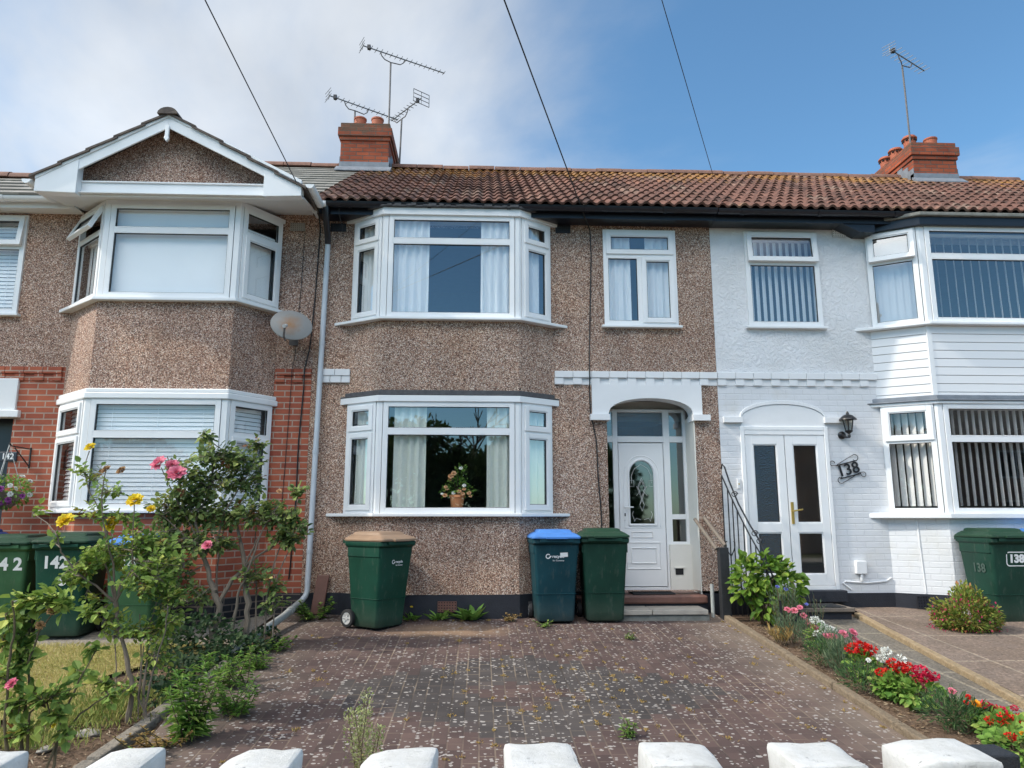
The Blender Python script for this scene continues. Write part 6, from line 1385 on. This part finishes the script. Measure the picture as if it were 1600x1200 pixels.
def spray(label, name, cat, base, h, w, n, fl, lmat, ll, lw, seed):
    rr = random.Random(seed); t = thing(name, label, cat, base); L = Leaves(); S = MB()
    for k in range(n):
        q = rr.uniform(0, 6.28); e = Vector((math.cos(q) * w * rr.random() ** .5, math.sin(q) * w * rr.random() ** .5, h * rr.uniform(.5, 1))); b = Vector((e.x * .35, e.y * .35, 0)); S.tube([b, e], [.003, .002], 4)
        for j in range(9):
            f = rr.uniform(.1, 1); a = rr.uniform(0, 6.28); L.leaf(b.lerp(e, f), Vector((math.cos(a), math.sin(a), 1.6)), rvec(rr), ll * rr.uniform(.6, 1.2), lw, min(1, max(0, rr.gauss(.5, .25))), .1, .25, True)
    S.build('stem', 'leaf_blue' if False else 'stem', t); L.done('foliage', lmat, t)
    for i, (p, rad, mat) in enumerate(fl): rose_flower(Vector(p) - Vector(base), rad, mat, t, i, (0, -.6, .8))
    return t
spray('grey green cornflower clump with two blue flowers in front of the shrub', 'cornflower', 'flower', (3.27, 7.95, .36), .5, .17, 34, [((3.26, 7.85, .83), .022, 'p_blue'), ((3.15, 7.8, .86), .02, 'p_blue'), ((3.45, 7.8, .68), .018, 'p_blue')], 'leaf_blue', .1, .006, 5)
spray('wispy dry stems at the top of the flower bed behind the pink flowers', 'dry_stems', 'plant', (3.62, 7.95, .36), .42, .14, 9, [], 'leaf_blue', .06, .004, 6)
spray('straw coloured dead clump in the bed near the kerb', 'dead_clump', 'plant', (3.06, 7.55, .33), .16, .16, 22, [], 'leaf_dry', .07, .008, 7)

names = {'carnation': ('leaf_blue', .05, .006), 'white': ('leaf_weed', .04, .014), 'feather': ('leaf_feather', .055, .006), 'grassy': ('leaf_blue', .085, .006), 'geranium': ('leaf_weed', .05, .045), 'marigold': ('leaf_feather', .055, .008)}
bed_labels = ['salmon pink carnations at the top of the bed by the stake', 'small pink and white flowers just below the topmost carnations', 'white geranium clump beside the low step mat', 'pink flowers in front of the white clump', 'dark feathery plant without flowers in the upper bed', 'mauve pink carnations above the first red geranium', 'grassy grey leaved plant without flowers mid bed', 'first red geranium of the bed reaching over the path', 'feathery green plant with one tiny white flower', 'three white flower heads between the red geraniums', 'small low red geranium left of the white heads', 'bright red geranium cluster just right of the white heads', 'cerise red geranium with two large heads', 'wide feathery green mound with faded coral flowers', 'orange marigold in a feathery green clump', 'cerise geranium row beyond the orange marigold', 'scarlet geranium near the right edge of the picture', 'lowest red geranium behind the black gatepost']
def bed_plants():
    for i, ((kind, base, h, w, fl), lab) in enumerate(zip(bed, bed_labels)):
        rr = random.Random(100 + i); t = thing({'white': 'white_geranium', 'feather': 'feathery_plant', 'grassy': 'grassy_plant'}.get(kind, kind), lab, 'flower', base, 0, 'plants in the right hand flower bed'); B = Vector(base)
        lm, ll, lw = names[kind]; L = Leaves(); S = MB(); h = max(h, .12); w = max(w, .12) * .62
        n = {'geranium': 210, 'white': 150}.get(kind, 380)
        for k in range(n):
            e, v = ellip((0, 0, h * .5), (w, w * .8, h * .52), .2, rr); e.z = max(.01, e.z)
            if kind in ('geranium', 'white'): L.leaf(e, v + rvec(rr) * .6, Vector((-.3, -.4, 1)) + rvec(rr) * .4, ll * rr.uniform(.6, 1.2), lw * rr.uniform(.7, 1.1), min(1, max(0, rr.gauss(.5, .28))), .12, .1)
            else:
                d = v * .7 + Vector((0, 0, 1.1 if kind in ('grassy', 'carnation') else .5)) + rvec(rr) * .5; L.leaf(e, d, rvec(rr), ll * rr.uniform(.6, 1.2), lw, min(1, max(0, rr.gauss(.5, .28))), .1, .25, True)
        for k in range(8):
            e, v = ellip((0, 0, h * .6), (w, w * .8, h * .4), .2, rr); S.tube([(e.x * .3, e.y * .3, 0), e], [.004, .002], 4)
        for p, s, mat in fl:
            q = Vector(p) - B; S.tube([(q.x * .6, q.y * .6, h * .4), q], [.003, .002], 4); r = s * .85
            if kind in ('geranium', 'white'):
                F = Leaves()
                for k in range(95):
                    v = rvec(rr); v.z = v.z * .75 + .15; F.leaf(q + v * r * rr.uniform(.55, .95), v + rvec(rr) * .7, rvec(rr), r * .42, r * .36, rr.random(), .1, .1)
                F.done('flower_head', mat, t)
            else: rose_flower(q, r * .8, mat, t, rr.randint(0, 999), (rr.uniform(-.3, .3), -.6, .7))
        L.done('foliage', lm, t); S.build('stem', 'stem', t)
bed_plants()
t = thing('fuchsia_bush', 'bronze green fuchsia bush with small red flowers in front of the numbered bin', 'shrub', (5.22, 7.88, .41)); rr = random.Random(77)
L = Leaves(); F = Leaves(); S = MB()
for k in range(2900):
    e, v = ellip((0, 0, .14), (.36, .28, .22), .05, rr); e.z = max(.01, e.z); e.z *= 1 + .35 * math.sin(e.x * 16 + 1) * (e.z > .1)
    L.leaf(e, v + rvec(rr) * .6 + Vector((0, 0, .4)), Vector((-.2, -.3, 1)) + rvec(rr) * .6, rr.uniform(.03, .055), rr.uniform(.016, .026), min(1, max(0, rr.gauss(.5, .28))), .15, .2)
for k in range(150):
    e, v = ellip((0, 0, .15), (.38, .29, .24), .8, rr); e.z = max(.015, e.z); F.leaf(e, Vector((rr.uniform(-.3, .3), rr.uniform(-.3, .3), -1)), rvec(rr), .028, .016, rr.random(), .2, 0)
for k in range(60):
    q = rr.uniform(0, 6.28); r_ = rr.uniform(.25, .42); F.leaf(Vector((math.cos(q) * r_, math.sin(q) * r_ * .8, .012)), rvec(rr), Vector((0, 0, 1)), .025, .016, rr.random() * .5, .1, 0)
for k in range(30):
    e, v = ellip((0, 0, .2), (.3, .22, .18), .2, rr); S.tube([(e.x * .2, e.y * .2, 0), e], [.004, .002], 4)
L.done('foliage', 'leaf_fuchsia', t); F.done('flowers', 'p_fuchsia', t)['kind'] = 'stuff'; S.build('stem', 'stem', t)

# hanging basket with petunias
t = thing('hanging_basket', 'hanging basket of white and purple petunias on the red brick wall', 'flower basket', (-5.53, 8.74, 1.86)); rr = random.Random(55)
m = MB(); m.lathe([(.02, -.19), (.12, -.14), (.17, -.04), (.18, .02), (.16, .02)], n=18); m.build('basket', 'wood_old', t)
m = MB()
for k in range(3): q = 2 * math.pi * k / 3 + .5; m.tube([(.17 * math.cos(q), .17 * math.sin(q), .02), (0, -.02, .56)], .004, 4)
m.build('chain', 'hub', t)
L = Leaves()
for k in range(520):
    e, v = ellip((0, 0, .02), (.29, .24, .19), .4, rr); L.leaf(e, v + rvec(rr) * .7, Vector((0, -.3, 1)) + rvec(rr) * .5, rr.uniform(.035, .06), rr.uniform(.02, .035), rr.gauss(.5, .2), .1, .3)
L.done('foliage', 'leaf_weed', t)
for k in range(36):
    e, v = ellip((0, 0, .03), (.31, .27, .2), .95, rr)
    if e.y > .1: e.y = -e.y
    rose_flower(e, rr.uniform(.022, .032), rr.choice(['p_white', 'p_white', 'p_purple']), t, k, tuple(v + Vector((0, -.6, .3))))

# potted flower on the inner sill
t = thing('potted_plant', 'terracotta pot of apricot and cream flowers on the sill of the lower middle window', 'pot plant', (-.285, 8.885, 1.69)); rr = random.Random(91)
m = MB(); m.lathe([(.0, 0), (.072, 0), (.088, .13), (.098, .13), (.1, .16), (.088, .16), (.084, .13), (0, .12)], n=22); m.build('pot', 'plantpot', t)
L = Leaves(); S = MB()
for (c, r, n) in (((0, 0, .25), (.14, .09, .12), 150), ((.04, 0, .4), (.08, .07, .12), 80), ((-.13, -.02, .19), (.07, .06, .07), 40), ((.14, -.02, .2), (.07, .06, .07), 40)):
    for k in range(n):
        e, v = ellip(c, r, .2, rr); L.leaf(e, v + rvec(rr) * .6, Vector((0, -.5, 1)) + rvec(rr) * .5, rr.uniform(.03, .05), rr.uniform(.018, .03), rr.gauss(.45, .2), .12, .2)
for q in ((0, 0, .4), (.08, 0, .45), (-.05, 0, .35), (-.12, 0, .2), (.13, 0, .2)): S.tube([(0, 0, .12), q], [.006, .003], 5)
L.done('foliage', 'leaf_weed', t); S.build('stem', 'stem', t)
for i, (x, z, r, mt) in enumerate(((.05, .53, .035, 'p_white'), (-.05, .46, .05, 'p_apricot'), (-.09, .42, .05, 'p_apricot'), (-.1, .38, .035, 'p_brown'), (-.16, .28, .035, 'p_apricot'), (-.14, .25, .03, 'p_apricot'), (-.17, .17, .045, 'p_apricot'), (-.21, .19, .025, 'p_white'), (.03, .22, .045, 'p_apricot'), (.1, .25, .035, 'p_apricot'), (.17, .2, .04, 'p_apricot'), (.19, .16, .03, 'p_apricot'), (.1, .3, .035, 'p_white'), (-.05, .2, .035, 'p_white'), (.08, .19, .04, 'p_apricot'))): rose_flower((x * .85, -.09, z * .9), r * .62, mt, t, i + 40)

# ground cover nobody could count: grass, moss in the joints, litter on the soil
def scatter_grass():
    rr = random.Random(2); L = Leaves()
    for k in range(30000):
        y = 5.5 + 2.2 * rr.random(); x = rr.uniform(-6.2, -2.5)
        if y < 5.9 and rr.random() < .55 * (5.9 - y) / .4 + .1: continue
        if x > -2.75 - .4 * max(0, math.sin((y - 5.4) * 1.5)) and rr.random() < .9: continue
        cl = noise.noise(Vector((x * 1.3, y * 1.3, 0))) * .28 + noise.noise(Vector((x * 5, y * 5, 3))) * .14
        p = Vector((x, y, gz(y) + .004)); d = Vector((rr.uniform(-.8, .8), rr.uniform(-.8, .8), rr.uniform(.5, 1.1)))
        L.leaf(p, d, rvec(rr), rr.uniform(.018, .042), .006, min(1, max(0, .55 + cl + rr.gauss(0, .16))), .05, .3, True)
    for k in range(2600):      # the green ragged edge of the lawn
        y = 5.0 + rr.random() * 1.2; x = -2.75 + rr.gauss(0, .22) - .25 * (y < 5.4); p = Vector((x, y, gz(y) + .002)); L.leaf(p, Vector((rr.uniform(-.7, .7), rr.uniform(-.7, .7), 1)), rvec(rr), rr.uniform(.03, .08), .007, min(1, max(0, rr.gauss(.2, .2))), .05, .3, True)
    tag(L.done('grass', 'grass'), 'dry yellowed lawn grass in front of the left house', 'grass', kind='stuff')
scatter_grass()
def scatter_moss():
    rr = random.Random(6); L = Leaves(); n = 0
    spots = [(.9 + .72 * rr.gauss(0, 1), 6.2 + .85 * rr.gauss(0, 1), rr.uniform(.25, 1)) for _ in range(95)] + [(rr.uniform(-1.9, 2.7), rr.uniform(4.3, 8.3), rr.uniform(.15, .5)) for _ in range(50)] + [(-1.66, 6.7, 1.5), (-1.38, 6.45, 1.4), (-1.6, 7.9, .8), (-2.05, 5.9, 1.3), (-1.7, 5.6, 1), (-1.25, 5.3, .8)] + [(2.8 + rr.gauss(0, .03), rr.uniform(4.5, 8.6), rr.uniform(.2, .7)) for _ in range(26)] + [(rr.uniform(-.9, .5), 8.68, .6) for _ in range(16)]
    for x, y, s in spots:
        if not (-2.2 < x < 2.84) or y < 3.5: continue
        x = round(x / .103) * .103
        for k in range(int(26 * s + 6)):
            q = rr.uniform(0, 6.28); r = abs(rr.gauss(0, .03 * s)); p = Vector((x + math.cos(q) * r * .8, y + math.sin(q) * r * 1.5, gz(y) + .002)); L.leaf(p, Vector((rr.uniform(-1, 1), rr.uniform(-1, 1), rr.uniform(.1, .9))), rvec(rr), rr.uniform(.01, .026), .006, rr.random(), .1, .2, True)
    tag(L.done('paving_moss', 'leaf_dry'), 'dry orange brown moss tufts growing in the joints of the block paving', 'moss', kind='stuff')
scatter_moss()
def scatter_litter():
    rr = random.Random(12); L = Leaves()
    for k in range(5200):
        if rr.random() < .55: y = rr.uniform(3.6, 6.2); x = rr.uniform(-3.6, -2.25)
        else: y = rr.uniform(3.6, 8.6); x = rr.uniform(2.93, 3.65)
        L.leaf(Vector((x, y, gz(y) - .026 + rr.random() * .01)), Vector((rr.uniform(-1, 1), rr.uniform(-1, 1), rr.uniform(0, .35))), Vector((0, 0, 1)) + rvec(rr) * .4, rr.uniform(.012, .05), rr.uniform(.006, .016), rr.random(), .2, .1)
    tag(L.done('soil_litter', 'litter'), 'dry bark chips and dead leaves lying on the soil of both beds', 'litter', kind='stuff')
scatter_litter()
def stones():
    rr = random.Random(14)
    for lab, x, y, s in (('flat grey stone lying by the trunk of the yellow rose', -2.62, 5.32, .07), ('small pale stone at the edge of the left bed', -2.75, 5.05, .05), ('broken slate piece leaning by the ivy near the drive', -2.32, 5.75, .09)):
        bm = bmesh.new(); bmesh.ops.create_icosphere(bm, subdivisions=3, radius=1)
        for v in bm.verts: q = v.co.copy(); v.co = Vector((q.x * s, q.y * s * .7, q.z * s * .4)) * (1 + .35 * noise.noise(q * 1.5 + Vector((x, y, 0))))
        me = bpy.data.meshes.new('stone'); bm.to_mesh(me); bm.free(); me.materials.append(MAT['stone']); o = bpy.data.objects.new('stone', me); COL.objects.link(o); o.location = (x, y, gz(y) - .01); o.rotation_euler = (.2, .1, rr.uniform(0, 6)); tag(o, lab, 'stone')
stones()

# ------------------------------------------------------------------ across the street (behind the viewer; it shows in the window glass)
def street_tree(label, x, y, h, seed, mat='leaf_tree', bare=False):
    rr = random.Random(seed); t = thing('street_tree', label, 'tree', (x, y, -.2)); m = MB(); ends = []
    def grow(p, d, l, r, lv):
        e = p + d * l; m.tube([p, p.lerp(e, .5) + rvec(rr) * l * .06, e], [r, r * .85, r * .7], 6, cap=False)
        if lv == 0: ends.append(e); return
        for k in range(3 if lv > 1 else 4): grow(e, (d + rvec(rr) * .75 + Vector((0, 0, .15))).normalized(), l * rr.uniform(.6, .8), r * .62, lv - 1)
    grow(Vector((0, 0, 0)), Vector((0, 0, 1)), h * .3, h * .022, 4 if bare else 3); m.build('trunk', 'treebark', t)
    if not bare:
        L = Leaves()
        for e in ends:
            for k in range(int(2600 / len(ends))):
                q, v = ellip(e, (h * .13, h * .13, h * .11), .1, rr); L.leaf(q, v + rvec(rr), rvec(rr), .22, .14, rr.random(), .1, .1)
        for k in range(3600):
            q, v = ellip((0, 0, h * .42), (h * .36, h * .3, h * .42), .5, rr); L.leaf(q, v + rvec(rr), rvec(rr), .26, .17, rr.random() * .7, .1, .1)
        L.done('crown', mat, t)
street_tree('leafy tree across the street mirrored in the left of the lower middle window', -3.6, -11.5, 6.4, 1)
street_tree('bushy tree across the street mirrored in the lower middle window', -.6, -12.2, 5.4, 2)
street_tree('pointed tree across the street mirrored right of the potted plant', 1.9, -12, 6.2, 3)
street_tree('bare branched tree across the street mirrored in the top light', -.2, -13.5, 7.4, 4, bare=True)
street_tree('broad tree across the street mirrored in the window of the left house', -8.5, -12.5, 6.4, 5)
street_tree('small tree across the street opposite the left house', -13.5, -12.5, 5.8, 6)
street_tree('green tree across the street opposite the porch', 5, -12.5, 5.8, 7)
h = thing('opposite_house', 'brick terraced house with hipped roof across the street mirrored in the right bay', 'house', (24, -17, 0))
m = MB(); m.box(-8.5, 8.5, -7, 0, -.2, 5.2); m.build('wall', 'pebble2', h)
m = MB(); m.add([(-9, -7.4, 5.2), (9, -7.4, 5.2), (9, .4, 5.2), (-9, .4, 5.2), (-5, -3.5, 7.6), (5, -3.5, 7.6)], [(3, 2, 5, 4), (0, 4, 5, 1), (0, 3, 4), (1, 5, 2)]); m.build('roof', 'slate', h)
for wx in (-6.5, -2.2, 2.2, 6.5):
    for wz in (1.0, 3.4):
        m = MB(); m.box(wx - .9, wx + .9, .0, .05, wz, wz + 1.35, 0); m.box(wx - .82, wx - .04, .045, .058, wz + .08, wz + 1.27, 1); m.box(wx + .04, wx + .82, .045, .058, wz + .08, wz + 1.27, 1); m.build('window', ['upvc', 'dark'], h)
